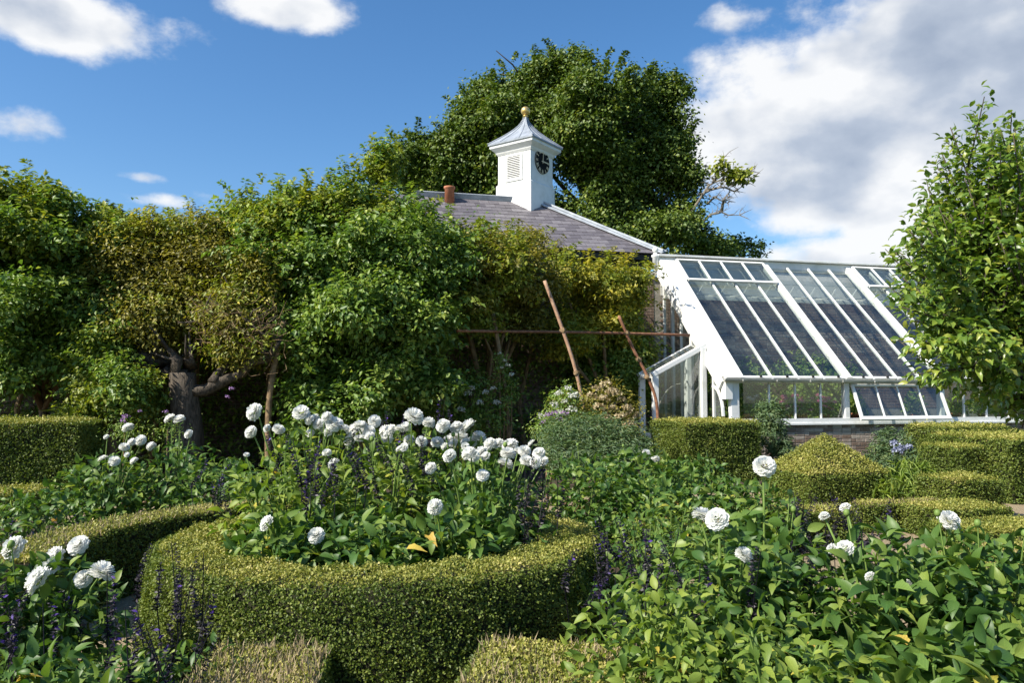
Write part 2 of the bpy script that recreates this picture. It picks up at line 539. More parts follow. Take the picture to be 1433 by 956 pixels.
T4 = (np.array([(0, 0, 0), (-.5, .42, .10), (0, 1, -.10), (.5, .42, .10)]), [(0, 2, 1), (0, 3, 2)])
T8 = (np.array([(0, 0, 0), (-.36, .2, .07), (0, .28, 0), (.36, .2, .07), (-.46, .55, .06), (0, .62, -.04), (.46, .55, .06), (0, 1, -.22)]),
      [(0, 2, 1), (0, 3, 2), (1, 2, 5), (1, 5, 4), (2, 3, 6), (2, 6, 5), (4, 5, 7), (5, 6, 7)])
_v, _f = [(0, 0, 0)], []
for _t, _w, _z in ((.13, .27, .02), (.33, .46, .02), (.58, .42, -.03), (.80, .24, -.10)):
    _v += [(-_w, _t - .03, _z + .22 * _w), (0, _t, _z), (_w, _t - .03, _z + .22 * _w)]
_v.append((0, 1, -.24))
_f += [(0, 2, 1), (0, 3, 2)]
for _i in range(3):
    _a, _b = 1 + 3 * _i, 4 + 3 * _i
    _f += [(_a, _a + 1, _b + 1), (_a, _b + 1, _b), (_a + 1, _a + 2, _b + 2), (_a + 1, _b + 2, _b + 1)]
_f += [(10, 11, 13), (11, 12, 13)]
T14 = (np.array(_v), _f)
TL = (np.array([(-.25, 0, 0), (.25, 0, 0), (-.5, .5, .05), (.5, .5, .05), (0, 1, -.12)]), [(0, 1, 3), (0, 3, 2), (2, 3, 4)])


def leaves_mesh(name, pos, D, Nn, L, W, tint, T=T4):
    tv, tf = T
    n, k = len(pos), len(tv)
    D = nrm(D)
    X = nrm(np.cross(D, Nn))
    Z = np.cross(X, D)
    L = np.broadcast_to(L, n)[:, None, None]
    W = np.broadcast_to(W, n)[:, None, None]
    v = pos[:, None, :] + X[:, None, :] * (tv[None, :, 0:1] * W) + D[:, None, :] * (tv[None, :, 1:2] * L) + Z[:, None, :] * (tv[None, :, 2:3] * L)
    v = v.reshape(-1, 3)
    tf = np.array(tf)
    fi = (tf[None] + (np.arange(n) * k)[:, None, None]).reshape(-1)
    nf = n * len(tf)
    me = bpy.data.meshes.new(name)
    me.vertices.add(len(v))
    me.vertices.foreach_set('co', v.astype(np.float32).ravel())
    me.loops.add(len(fi))
    me.loops.foreach_set('vertex_index', fi.astype(np.int32))
    me.polygons.add(nf)
    me.polygons.foreach_set('loop_start', (np.arange(nf) * 3).astype(np.int32))
    a = me.attributes.new('tint', 'FLOAT', 'POINT')
    a.data.foreach_set('value', np.repeat(np.clip(tint, 0, 1), k).astype(np.float32))
    if len(tv) >= 14:
        lc = np.tile(np.concatenate([tv[:, :2], np.zeros((k, 1))], 1), (n, 1)).astype(np.float32)
        a = me.attributes.new('leafco', 'FLOAT_VECTOR', 'POINT')
        a.data.foreach_set('vector', lc.ravel())
    me.update(calc_edges=True)
    return me


def rdir(n):
    return nrm(rng.normal(size=(n, 3)))


def blob_cloud(blobs, n_clump, per, cr, up=0.5, droop=0.25, shell=(0.55, 1.06), rej=0.72):
    """leaf clumps spread through the outer part of a set of ellipsoids: positions, axes, normals, tints"""
    C = np.array([b[0] for b in blobs], float)
    Rr = np.array([b[1] for b in blobs], float)
    wt = np.array([(r[0] * r[2] + r[0] * r[1] + r[1] * r[2]) for r in Rr])
    wt /= wt.sum()
    idx = rng.choice(len(blobs), int(n_clump * 1.6), p=wt)
    d = rdir(len(idx))
    rad = shell[0] + (shell[1] - shell[0]) * rng.random(len(idx)) ** 0.6
    lump = 1 + 0.12 * np.sin(d[:, 0] * 7 + idx) * np.cos(d[:, 2] * 6 + idx * 1.7) + 0.10 * rng.normal(size=len(idx))
    p = C[idx] + d * Rr[idx] * (rad * lump)[:, None]
    keep = np.ones(len(idx), bool)
    for j in range(len(blobs)):
        q = np.linalg.norm((p - C[j]) / Rr[j], axis=1)
        keep &= ~((q < rej) & (idx != j))
    p, d, idx = p[keep][:n_clump], d[keep][:n_clump], idx[keep][:n_clump]
    m = len(p)
    ct = rng.random(m)
    pos = np.repeat(p, per, 0) + rng.normal(size=(m * per, 3)) * np.array([cr, cr, cr * 0.7])
    out = np.repeat(nrm(d / Rr[idx]), per, 0)
    Nn = nrm(out * 0.5 + np.array([0, 0, up]) + np.array(S) * 0.35 + rng.normal(size=pos.shape) * 0.42)
    D = rng.normal(size=pos.shape) + out * 0.5
    D[:, 2] -= droop * 2
    D = nrm(D - Nn * (np.sum(D * Nn, 1, keepdims=True)))
    D[:, 2] -= droop * 0.4
    tint = np.clip(0.5 * np.repeat(ct, per) + 0.5 * rng.random(m * per), 0, 1)
    return pos, D, Nn, tint


def lumps(blobs, k=9, f=0.42, core=0.8):
    """break big ellipsoids into a core and smaller lumps on their surface"""
    out = []
    for c, r in blobs:
        c, r = np.array(c), np.array(r)
        if core or max(r) < 0.35:
            out.append((tuple(c), tuple(r * (core or 1))))
        if max(r) < 0.35:
            continue
        for d in rdir(k):
            q = f * rng.uniform(0.7, 1.25)
            rr = np.minimum(r, np.mean(r)) * q * np.array([1, 1, .8])
            out.append((tuple(c + d * r * rng.uniform(.55, 1.0)), tuple(rr)))
    return out


def sprays(blobs, n, ln, L, zmin=-0.1, step=0.045, rise_=0.7):
    """leafy shoots growing out of the crown: leaves in pairs along a curved stalk"""
    C = np.array([b[0] for b in blobs], float)
    Rr = np.array([b[1] for b in blobs], float)
    wt = Rr[:, 0] * Rr[:, 2]
    wt /= wt.sum()
    idx = rng.choice(len(blobs), n, p=wt)
    d = rdir(n)
    d[:, 2] = np.where(d[:, 2] < zmin, -d[:, 2], d[:, 2])
    o = C[idx] + d * Rr[idx] * 0.92
    v = nrm(d * 0.8 + rng.normal(size=(n, 3)) * .45 + np.array([0, 0, rise_]))
    l = ln * rng.uniform(.35, 1.2, n)
    ps, Ds, Ns, ts = [], [], [], []
    ct = rng.random(n)
    m = int(ln * 1.2 / step)
    for k in range(m):
        t = (k + 1) * step
        ok = t < l
        p = o + v * t + np.array([0, 0, -1.0]) * (t * t * 0.5)[..., None] if False else o + v * t - np.array([0, 0, 1.0]) * (t * t * 0.35 / ln)
        for sg in (-1, 1):
            sdv = nrm(np.cross(v, rng.normal(size=(n, 3)))) * sg
            D = nrm(sdv + v * .5 - np.array([0, 0, .35]))
            ps.append((p + D * .01)[ok])
            Ds.append(D[ok])
            Ns.append(nrm(rng.normal(size=(n, 3)) * .4 + np.array([0, 0, .7]) + np.array(S) * .5)[ok])
            ts.append((0.55 * ct + 0.45 * rng.random(n))[ok])
    return np.concatenate(ps), np.concatenate(Ds), np.concatenate(Ns), np.concatenate(ts)


def pblob(px, py, Y, rx, ry, rd):
    c = P(px, py, Y)
    return (tuple(c), (rx * Y / F, rd, ry * Y / F))


# ------------------------------------------------------------------ the setting: ground, soil
GA = R(13.7)                                             # the walled garden's grid is turned this much
AX = V((math.cos(GA), math.sin(GA), 0))
BX = V((-math.sin(GA), math.cos(GA), 0))
M['lawn'] = noisy('lawn', (0.035, 0.06, 0.016), (0.07, 0.10, 0.028), 3, 0.95, 0.6, bscale=80)
MB().add([(-600, -60, -0.004), (600, -60, -0.004), (600, 1200, -0.004), (-600, 1200, -0.004)], [(0, 1, 2, 3)]).build('ground', M['lawn'], kind='structure')
MB().add([(-7, 1, 0), (7, 1, 0), (9, 13.6, 0), (-9, 10.5, 0)], [(0, 1, 2, 3)]).build('gravel_path', M['gravel'], kind='structure')


def soil_sheet(pts):
    return MB().add([(x, y, 0.004) for x, y in pts], [tuple(range(len(pts)))]).build('bed_soil', M['soil'], kind='structure')


CC = V((-0.86, 5.43, 0))                                  # centre of the round hedge
RO, RI, HZ = 1.44, 1.03, 0.64
soil_sheet([(CC.x + 1.3 * math.cos(t), CC.y + 1.3 * math.sin(t)) for t in np.linspace(0, 2 * math.pi, 32, endpoint=False)])
soil_sheet([(0.3, 1.6), (4.0, 1.6), (4.0, 4.5), (0.9, 4.4), (0.35, 3.2)])
soil_sheet([(-5, 1.2), (-1.6, 1.2), (-1.75, 3.3), (-2.6, 4.6), (-5, 4.6)])
soil_sheet([(-6.2, 6.8), (-1.6, 7.1), (-1.4, 9.2), (-6.5, 10.0)])
soil_sheet([(0.3, 6.6), (2.6, 7.0), (3.2, 10.2), (0.2, 10.6)])
soil_sheet([(-14, 9.9 + 0.4), (4.6, 13.7), (3.9, 19.2), (-14, 15)])

# ------------------------------------------------------------------ garden wall (back wall of the glasshouse, runs on behind the climbers)
GH = V((4.38, 16.0, 0))                                   # near left corner of the glasshouse
GD, GL = 3.12, 10.2
XB = [0.42, 2.87, 5.29, 7.71, 10.13]                      # where the bays begin and end


def bxp(b, j):
    return XB[b] + (XB[b + 1] - XB[b]) * j / 4


Z_SILL, Z_EAVE, Z_RIDGE = 1.06, 1.92, 4.84
rise = (Z_RIDGE - Z_EAVE) / GD


def brick_mesh(l, h, w):
    mb = MB()
    c = 0.006
    mb.add([(0, 0, 0), (l, 0, 0), (l, 0, h), (0, 0, h), (c, -0.008, c), (l - c, -0.008, c), (l - c, -0.008, h - c), (c, -0.008, h - c), (0, w, 0), (l, w, 0), (l, w, h), (0, w, h)],
           [(4, 5, 6, 7), (0, 1, 5, 4), (1, 2, 6, 5), (2, 3, 7, 6), (3, 0, 4, 7), (1, 0, 8, 9), (2, 1, 9, 10), (3, 2, 10, 11), (0, 3, 11, 8)])
    return mb


BR_ME = brick_mesh(0.215, 0.066, 0.02).mesh('brick')
BR_ME.materials.append(M['brick'])
HB_ME = brick_mesh(0.1025, 0.066, 0.02).mesh('half_brick')
HB_ME.materials.append(M['brick'])


def lay_bricks(parent, x0, x1, z0, z1, yface, single, name='brick'):
    """bricks laid in courses on a wall face at y = yface (local); those for which single(x, z) holds are objects, the rest one mesh"""
    rest = MB()
    ch = 0.076
    n = 0
    k = 0
    z = z0
    while z + 0.066 <= z1:
        x = x0 - (0.1125 if k % 2 else 0)
        i = 0
        while x < x1:
            hdr = (k % 2 == 1) and (i % 3 == 1)
            l = 0.1025 if hdr else 0.215
            if x >= x0 and x + l <= x1:
                if single(x, z) and n < 300:
                    b = link(name, HB_ME if hdr else BR_ME, parent)
                    b.location = (x, yface - 0.002 - random.random() * 0.005, z + random.uniform(-.001, .001))
                    n += 1
                else:
                    r = brick_mesh(l, 0.066, 0.02)
                    rest.add([(a + x, b_ + yface - 0.002, c + z) for a, b_, c in r.v], r.f)
            x += l + 0.01
            i += 1
        z += ch
        k += 1
    if rest.v:
        rest.build('brickwork', M['brick'], parent, kind='stuff')


wall = empty('garden_wall', GH + BX * (GD + 0.02), GA, label='tall old brick garden wall behind the glasshouse and the climbers', cat='wall')
wb = MB().box(-17, GL + 2, 0, 0.35, 0, 4.46).build('wall_body', M['mortar'], wall)
MB().box(-17, -0.12, -0.06, 0.42, 4.46, 4.56).build('coping', M['stone'], wall)
lay_bricks(wb, 0.0, 9.4, 1.2, 3.95, -0.001, lambda x, z: 0.3 < x < 6.5 and 2.6 < z < 3.6)
lay_bricks(wb, -6.0, -0.0, 0.0, 4.4, -0.001, lambda x, z: False)
lay_bricks(wb, -16.8, -6.05, 0.0, 2.2, -0.001, lambda x, z: False)

# ------------------------------------------------------------------ glasshouse
gh = empty('lean_to_glasshouse', GH, GA, label='white timber lean-to glasshouse with sloping glass roof on a low brick wall', cat='greenhouse')
PT = M['paint']


def rz(y):
    return Z_EAVE + rise * y


rn = V((0, -rise, 1)).normalized()                        # normal of the glass roof
sd = V((0, 1, rise)).normalized()                         # up the slope


def rp(x, y, off=0.0):
    return V((x, y, rz(y))) + rn * off


dw = MB().box(0.02, GL, 0.03, 0.24, 0, 0.93).build('dwarf_wall', M['mortar'], gh)
lay_bricks(dw, 0.03, GL, 0.02, 0.925, 0.028, lambda x, z: 0.6 < x < 5.9 and z > 0.22)
ew = MB().box(0.0, 0.018, 0.03, GD, 0, 0.93).build('end_wall', M['brick'], gh)
MB().box(-0.06, GL, -0.05, 0.26, 0.93, 0.965).box(-0.03, GL, -0.015, 0.2, 0.965, Z_SILL).build('sill', PT, gh)

# front posts, bars and panes
for i in range(5):
    x = XB[i] if i else 0.22
    w = 0.20 if i == 0 else 0.13
    MB().beam((x, 0.07, Z_SILL), (x, 0.07, Z_EAVE - 0.02), w, 0.13, (0, 1, 0)).build('post', PT, gh)
MB().beam((0, 0.07, Z_EAVE - 0.07), (GL, 0.07, Z_EAVE - 0.07), 0.10, 0.09).build('eaves_beam', PT, gh)
# curved bracket at the near corner
br = MB()
pts = []
for t in np.linspace(0, 1, 7):
    a = t * math.pi / 2
    pts.append((-0.02, 0.08 + 0.42 * (1 - math.cos(a)) * 1.0, 1.12 + 0.62 * math.sin(a)))
for a, b in zip(pts[:-1], pts[1:]):
    br.beam(a, b, 0.06, 0.05, (1, 0, 0))
br.build('bracket', PT, gh)
GLM = M['glass']


def pane_obj(corners, parent, name='pane', th=0.004):
    c = [V(x) for x in corners]
    n = (c[1] - c[0]).cross(c[3] - c[0]).normalized() * th
    mb = MB()
    mb.add(c + [q + n for q in c], [(0, 1, 2, 3), (7, 6, 5, 4), (0, 4, 5, 1), (1, 5, 6, 2), (2, 6, 7, 3), (3, 7, 4, 0)])
    return mb.build(name, GLM, parent)


for b in range(4):
    for j in range(4):
        xa, xb = bxp(b, j) + 0.05, bxp(b, j + 1) - 0.05
        if j > 0 and b != 1:
            MB().beam((bxp(b, j), 0.07, Z_SILL), (bxp(b, j), 0.07, Z_EAVE - 0.11), 0.035, 0.05, (0, 1, 0)).build('glazing_bar', PT, gh)
        if b != 1:
            pane_obj([(xa - .035, 0.07, Z_SILL), (xb + .035, 0.07, Z_SILL), (xb + .035, 0.07, Z_EAVE - 0.115), (xa - .035, 0.07, Z_EAVE - 0.115)], gh)
# the open top-hung vent in the second bay
x0, x1 = XB[1] + 0.08, XB[2] - 0.08
hz, ht, ang = Z_EAVE - 0.13, 0.78, R(22)
vdir = V((0, -math.sin(ang), -math.cos(ang)))
vn = V((0, -math.cos(ang), math.sin(ang)))


def vp(x, t, o=0.0):
    return V((x, 0.0, hz)) + vdir * t + vn * o


vf = MB().beam(vp(x0, 0.03), vp(x1, 0.03), 0.06, 0.045, vn).build('vent_window', PT, gh, label='top-hung vent sash propped open')
MB().beam(vp(x0, ht), vp(x1, ht), 0.08, 0.05, vn).build('bottom_rail', PT, vf)
for x in (x0 + 0.035, x1 - 0.035):
    MB().beam(vp(x, 0.06), vp(x, ht - 0.04), 0.07, 0.047, vn).build('stile', PT, vf)
for j in range(4):
    xa = x0 + 0.07 + (x1 - x0 - 0.14) * j / 4
    xb = x0 + 0.07 + (x1 - x0 - 0.14) * (j + 1) / 4
    if j:
        MB().beam(vp(xa, 0.06), vp(xa, ht - 0.04), 0.032, 0.04, vn).build('glazing_bar', PT, vf)
    pane_obj([vp(xa, ht - 0.045), vp(xb, ht - 0.045), vp(xb, 0.06), vp(xa, 0.06)], vf)
# gutter
gut = MB()
prof = [(-0.12 + 0.06 * math.cos(a), 0.06 * math.sin(a) + Z_EAVE - 0.03) for a in np.linspace(math.pi, 2 * math.pi, 9)]
prof += [(-0.12 + 0.05 * math.cos(a), 0.05 * math.sin(a) + Z_EAVE - 0.03) for a in np.linspace(2 * math.pi, math.pi, 9)]
n = len(prof)
gv = [(-0.1, y, z) for y, z in prof] + [(GL, y, z - 0.05) for y, z in prof]
gut.add(gv, [(i, (i + 1) % n, (i + 1) % n + n, i + n) for i in range(n)] + [tuple(range(n - 1, -1, -1)), tuple(range(n, 2 * n))])
gut.build('gutter', M['gutter'], gh)
for k in range(14):
    x = 0.3 + k * 0.78
    MB().beam((x, -0.03, Z_EAVE - 0.06 - 0.004 * k), (x, -0.185, Z_EAVE - 0.06 - 0.004 * k), 0.02, 0.05).build('gutter_clip', M['gutter'], gh)
# eaves board under the glass
MB().beam((0, -0.03, Z_EAVE + 0.0), (GL, -0.03, Z_EAVE + 0.0), 0.06, 0.05, rn).build('eaves_board', PT, gh)
# rafters and bars
end = MB()
end.beam(rp(0.17, -0.06, 0.0), rp(0.17, GD, 0.0), 0.42, 0.16, rn)
end.build('end_rafter', PT, gh)
MB().beam(rp(-0.065, -0.05, -0.16), rp(-0.065, GD - 0.02, -0.16), 0.05, 0.22, rn).build('bargeboard', PT, gh)
MB().beam((0.06, 0.05, Z_EAVE - 0.45), (0.06, 0.05, Z_EAVE + 0.02), 0.2, 0.17, (0, 1, 0)).build('rafter_foot', PT, gh)
for i in range(1, 5):
    MB().beam(rp(XB[i], -0.05, 0.0), rp(XB[i], GD, 0.0), 0.15, 0.15, rn).build('rafter', PT, gh)
for b in range(4):
    for j in range(1, 4):
        MB().beam(rp(bxp(b, j) + 0.02, -0.05, 0.0), rp(bxp(b, j) + 0.02, GD - 0.06, 0.0), 0.05, 0.06, rn).build('glazing_bar', PT, gh)
    for j in range(4):
        xa, xb = bxp(b, j) + (-0.03 if (j == 0 and b == 0) else 0.07 if j == 0 else 0.03), bxp(b, j + 1) + (-0.07 if j == 3 else 0.02)
        rows = 6
        for r in range(rows):
            ya, yb = -0.03 + GD * 0.97 * r / rows, -0.03 + GD * 0.97 * (r + 1) / rows + 0.03
            pane_obj([rp(xa, ya, 0.018), rp(xb, ya, 0.018), rp(xb, yb, 0.008), rp(xa, yb, 0.008)], gh)
    for j in range(4):
        MB().box(bxp(b, j) + 0.33, bxp(b, j) + 0.37, -0.09, -0.05, Z_EAVE - 0.0, Z_EAVE + 0.045).build('pane_clip', M['dark'], gh)
# raised ridge vents over the first, third (and fourth) bays
for b in (0, 2, 3):
    y0, y1 = GD * 0.79, GD - 0.04
    xa, xb = XB[b] + (-0.02 if b == 0 else 0.1), XB[b + 1] - 0.1
    o = 0.10
    rvt = MB().beam(rp(xa, y0, o), rp(xb, y0, o), 0.07, 0.055, rn).build('roof_vent', PT, gh)
    MB().beam(rp(xa, y1, o), rp(xb, y1, o), 0.06, 0.05, rn).build('top_rail', PT, rvt)
    for j in range(5):
        x = xa + (xb - xa) * j / 4
        MB().beam(rp(x, y0, o), rp(x, y1, o), 0.045 if 0 < j < 4 else 0.06, 0.045, rn).build('glazing_bar', PT, rvt)
        if j < 4:
            pane_obj([rp(x + .02, y0, o), rp(x + (xb - xa) / 4 - .02, y0, o), rp(x + (xb - xa) / 4 - .02, y1, o), rp(x + .02, y1, o)], rvt)
        MB().box(x - 0.03 + (0.3 if j < 4 else -0.05), x + 0.02 + (0.3 if j < 4 else -0.05), y0 - 0.05, y0 - 0.02, rz(y0) + 0.07, rz(y0) + 0.10).build('stay_pin', M['dark'], rvt)
# ridge
MB().beam((-0.05, GD + 0.02, Z_RIDGE - 0.02), (GL, GD + 0.02, Z_RIDGE - 0.02), 0.12, 0.26).build('ridge_board', PT, gh)
MB().beam((-0.08, GD - 0.0, Z_RIDGE + 0.14), (GL, GD - 0.0, Z_RIDGE + 0.14), 0.24, 0.05).build('ridge_capping', PT, gh)
fin = MB().lathe([(0.075, 0), (0.075, 0.28), (0.10, 0.30), (0.10, 0.34), (0.05, 0.37), (0.045, 0.40)], 12, (-0.12, GD - 0.02, Z_RIDGE - 0.2))
fin.ball((-0.12, GD - 0.02, Z_RIDGE + 0.27), 0.075)
fin.build('finial', PT, gh, smooth=True)
# white upper band of the back wall and the winding gear
MB().box(0.02, GL, GD - 0.012, GD + 0.01, 4.0, Z_RIDGE - 0.16).build('wall_band', PT, gh)
MB().tube([(0.1, GD - 0.55, 3.98), (GL, GD - 0.55, 3.98)], 0.014, 8).build('winding_shaft', PT, gh)
for b in range(4):
    for k in range(4):
        x = XB[b] + 0.3 + k * 0.6
        m_ = MB()
        m_.beam((x, GD - 0.55, 3.98), (x + 0.13, GD - 0.62, 4.22), 0.025, 0.025)
        m_.beam((x, GD - 0.55, 3.98), (x - 0.02, GD - 0.02, 4.02), 0.03, 0.03)
        m_.build('winding_arm', PT, gh)
MB().beam((0.03, GD - 0.2, 3.93), (GL, GD - 0.2, 3.93), 0.05, 0.09).build('wall_plate', PT, gh)
# gable end
for i, y in enumerate((0.55, 1.05, 1.55, 2.05, 2.5, 2.95)):
    w = 0.10 if i == 4 or i == 2 else 0.05
    MB().beam((0.03, y, 0.95), (0.03, y, rz(y) - 0.12), w, 0.06, (1, 0, 0)).build('mullion', PT, gh)
ys = (0.08, 0.55, 1.05, 1.55, 2.05, 2.5, 2.95)
for a, b in zip(ys[:-1], ys[1:]):
    pane_obj([(0.035, b, 0.98), (0.035, a, 0.98), (0.035, a, rz(a) - 0.12), (0.035, b, rz(b) - 0.12)], gh, 'gable_pane')
MB().beam((0.03, 0.14, 0.97), (0.03, GD, 0.97), 0.08, 0.08).build('gable_rail', PT, gh)
# staging inside
MB().box(0.3, GL, 0.3, 1.0, 0.90, 0.94).build('staging', M['deadwood'], gh)

# low glazed frame standing against the gable
cf = empty('cold_frame', GH + AX * -1.28 + BX * 0.75, GA, label='small white framed lean-to with sloping top beside the glasshouse gable', cat='cold frame')


def cfz(x):
    return 1.98 + (x / 1.2) * 0.62


for y in (0.0, 0.7):
    MB().beam((0.06, y, 0.72), (0.06, y, cfz(0) - 0.02), 0.13, 0.10, (0, 1, 0)).build('short_post', PT, cf)
    MB().beam((1.16, y, 0.10), (1.16, y, cfz(1.16) - 0.02), 0.13, 0.16, (0, 1, 0)).build('tall_post', PT, cf)
    MB().beam((-0.02, y, cfz(-.02)), (1.26, y, cfz(1.26)), 0.11, 0.11).build('sloping_rail', PT, cf)
    MB().beam((0.0, y, 0.66), (1.2, y, 0.66), 0.11, 0.13).build('bottom_rail', PT, cf)
    MB().beam((0.02, y + 0.003, 0.0), (0.02, y + 0.003, 0.60), 0.16, 0.12, (0, 1, 0)).build('foot', PT, cf)
MB().beam((0.03, 0.06, cfz(0) - 0.03), (0.03, 0.64, cfz(0) - 0.03), 0.1, 0.09).build('eaves_rail', PT, cf)
pane_obj([(0.0, 0.02, cfz(0) + .05), (1.2, 0.02, cfz(1.2) + .05), (1.2, 0.68, cfz(1.2) + .05), (0.0, 0.68, cfz(0) + .05)], cf)
pane_obj([(0.12, 0.0, 0.73), (1.1, 0.0, 0.73), (1.1, 0.0, cfz(1.1) - .05), (0.12, 0.0, cfz(.12) - .05)], cf)
MB().tube([(0.25 + 0.6 * (1 - math.cos(a)), 0.4, 0.9 + 0.9 * math.sin(a)) for a in np.linspace(0, 1.57, 9)], 0.013, 6).build('hoop', M['stone'], cf)

# ------------------------------------------------------------------ stable block with slate roof
EC = P(927, 356, 21.5)                                      # right end of the eaves
HW = 2.9
st = empty('stable_block', V((EC.x, EC.y, 0)), GA, label='low building with hipped slate roof and pale lead hips behind the climbers', cat='building')
ze = EC.z
APX = P(745, 282, 23.6)
zr = APX.z
LEN = 9.5
# local: x along (negative to the left), y back
MB().box(-LEN + 0.5, -0.45, 0.45, 2 * HW - 0.45, 0, ze - 0.06).build('wall', M['render'], st)
MB().box(-LEN + 0.1, -0.06, 0.06, 2 * HW - 0.06, ze - 0.16, ze - 0.02).build('eaves', M['dark'], st)
rb = MB().add([(-LEN, 0, ze), (0, 0, ze), (0, 2 * HW, ze), (-LEN, 2 * HW, ze), (-HW, HW, zr), (-LEN + HW, HW, zr)],
              [(0, 1, 4, 5), (1, 2, 4), (2, 3, 5, 4), (3, 0, 5), (3, 2, 1, 0)]).build('roof', M['slate'], st)
pitch = math.atan2(zr - ze, HW)
sl_len = math.hypot(HW, zr - ze)
g = 0.255
sm = MB()
sm.add([(-.148, 0, 0), (.148, 0, 0), (.148, .36, 0), (-.148, .36, 0), (-.147, 0, .017), (.147, 0, .017), (.147, .36, .012), (-.147, .36, .012)],
       [(0, 3, 2, 1), (4, 5, 6, 7), (0, 1, 5, 4), (1, 2, 6, 5), (2, 3, 7, 6), (3, 0, 4, 7)])
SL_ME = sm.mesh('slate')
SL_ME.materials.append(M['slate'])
M['slateedge'] = noisy('weathered_shadow_edge', (0.012, 0.011, 0.012), (0.035, 0.03, 0.032), 5, 0.9)  # weathered edges, with the shadow line under each course put into their colour
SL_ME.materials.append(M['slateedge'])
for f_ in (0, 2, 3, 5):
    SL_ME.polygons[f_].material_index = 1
srest = MB()
ns = 0
rows = int(sl_len / g)
for r in range(rows):
    t = r * g - 0.03
    xl = -t * math.cos(pitch)
    x = -0.05 - (0.15 if r % 2 else 0)
    while x > -LEN + 1:
        if x < xl - 0.05:
            mtx = Matrix.Translation((x, t * math.cos(pitch), ze + t * math.sin(pitch) + 0.022 + random.random() * 0.004)) @ Matrix.Rotation(pitch - 0.018, 4, 'X') @ Matrix.Rotation(random.uniform(-.006, .006), 4, 'Z')
            if x > -8.2 and ns < 300 and not (x < -4.6 and r < 4):
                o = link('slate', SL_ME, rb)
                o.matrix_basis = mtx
                ns += 1
            else:
                srest.add([mtx @ V(v) for v in sm.v], sm.f)
        x -= 0.3
srest.build('slates', M['slate'], rb, kind='stuff')
MB().beam((0.05, -0.03, ze + 0.06), (-HW - 0.06, HW, zr + 0.07), 0.36, 0.03, (0, -0.5, 1)).beam((0.02, -0.03, ze + 0.10), (-HW, HW, zr + 0.11), 0.12, 0.06).build('hip_flashing', M['lead'], st)
MB().beam((0.05, 2 * HW, ze + 0.05), (-HW, HW, zr + 0.06), 0.3, 0.03).build('hip_flashing', M['lead'], st)
MB().beam((-HW, HW - 0.16, zr - 0.05), (-LEN + HW, HW - 0.16, zr - 0.05), 0.03, 0.26, (0, -.5, 1)).beam((-HW, HW, zr + 0.07), (-LEN + HW, HW, zr + 0.07), 0.3, 0.05).build('ridge_flashing', M['lead'], st)
cp = P(629, 275, 22.6)
# (in the building's frame)
loc = Matrix.Rotation(-GA, 4, 'Z') @ (cp - V((EC.x, EC.y, 0)))
MB().lathe([(0.15, -0.25), (0.14, 0.22), (0.17, 0.24), (0.17, 0.29), (0.13, 0.30), (0.12, 0.2)], 14, loc).build('chimney_pot', M['terracotta'], st, smooth=True)

# clock cupola
CA = R(-36)
cY = 23.75
cpc = P(735.5, 281, cY)
cu = empty('clock_cupola', V((cpc.x, cpc.y, zr - 0.45)), CA, label='white clock turret with flared lead cap on the slate roof ridge', cat='clock tower')
hs = 0.605                                                   # half side
zb = zr - 0.45


def zz(py):
    return P(741, py, cY - 0.8).z - zb


zp, zc0, zc1, zt = zz(252), zz(206), zz(193.5), P(736, 165, cY).z - zb
# seen in this frame: -y face carries the louvre, +x face carries the clock
bd = MB()
bd.box(-hs, hs, -hs, hs, 0, zc0)
bd.build('body', PT, cu)
MB().box(-hs - 0.045, hs + 0.045, -hs - 0.045, hs + 0.045, -0.1, zp - 0.03).add(
    [(a * (hs + 0.045), b * (hs + 0.045), zp - 0.0299) for a, b in ((-1, -1), (1, -1), (1, 1), (-1, 1))] + [(a * (hs + 0.004), b * (hs + 0.004), zp + 0.025) for a, b in ((-1, -1), (1, -1), (1, 1), (-1, 1))],
    [(0, 1, 5, 4), (1, 2, 6, 5), (2, 3, 7, 6), (3, 0, 4, 7)]).build('plinth', PT, cu)
cor = MB()
lv = [(hs + 0.01, zc0 - 0.08), (hs + 0.05, zc0 - 0.02), (hs + 0.07, zc0 + 0.03), (hs + 0.19, zc0 + 0.14), (hs + 0.20, zc1 - 0.02), (0.1, zc1 - 0.02)]
for (a, za), (b, zb2) in zip(lv[:-1], lv[1:]):
    cor.add([(x * a, y * a, za) for x, y in ((-1, -1), (1, -1), (1, 1), (-1, 1))] + [(x * b, y * b, zb2) for x, y in ((-1, -1), (1, -1), (1, 1), (-1, 1))],
            [(0, 1, 5, 4), (1, 2, 6, 5), (2, 3, 7, 6), (3, 0, 4, 7)])
cor.build('cornice', PT, cu)
cap = MB()
prof = [(hs + 0.23, zc1 - 0.045), (hs + 0.23, zc1)]
for t in np.linspace(0, 1, 10):
    prof.append(((hs + 0.225) * (1 - t) ** 1.75 * 0.93 + 0.045 + 0.02 * (1 - t), zc1 + 0.005 + (zt - zc1) * (t ** 0.92)))
for (a, za), (b, zb2) in zip(prof[:-1], prof[1:]):
    cap.add([(x * a, y * a, za) for x, y in ((-1, -1), (1, -1), (1, 1), (-1, 1))] + [(x * b, y * b, zb2) for x, y in ((-1, -1), (1, -1), (1, 1), (-1, 1))],
            [(0, 1, 5, 4), (1, 2, 6, 5), (2, 3, 7, 6), (3, 0, 4, 7)])
cap.add([(x * 0.045, y * 0.045, zt + 0.005) for x, y in ((-1, -1), (1, -1), (1, 1), (-1, 1))], [(0, 1, 2, 3)])
capo = cap.build('lead_cap', M['leadroof'], cu)
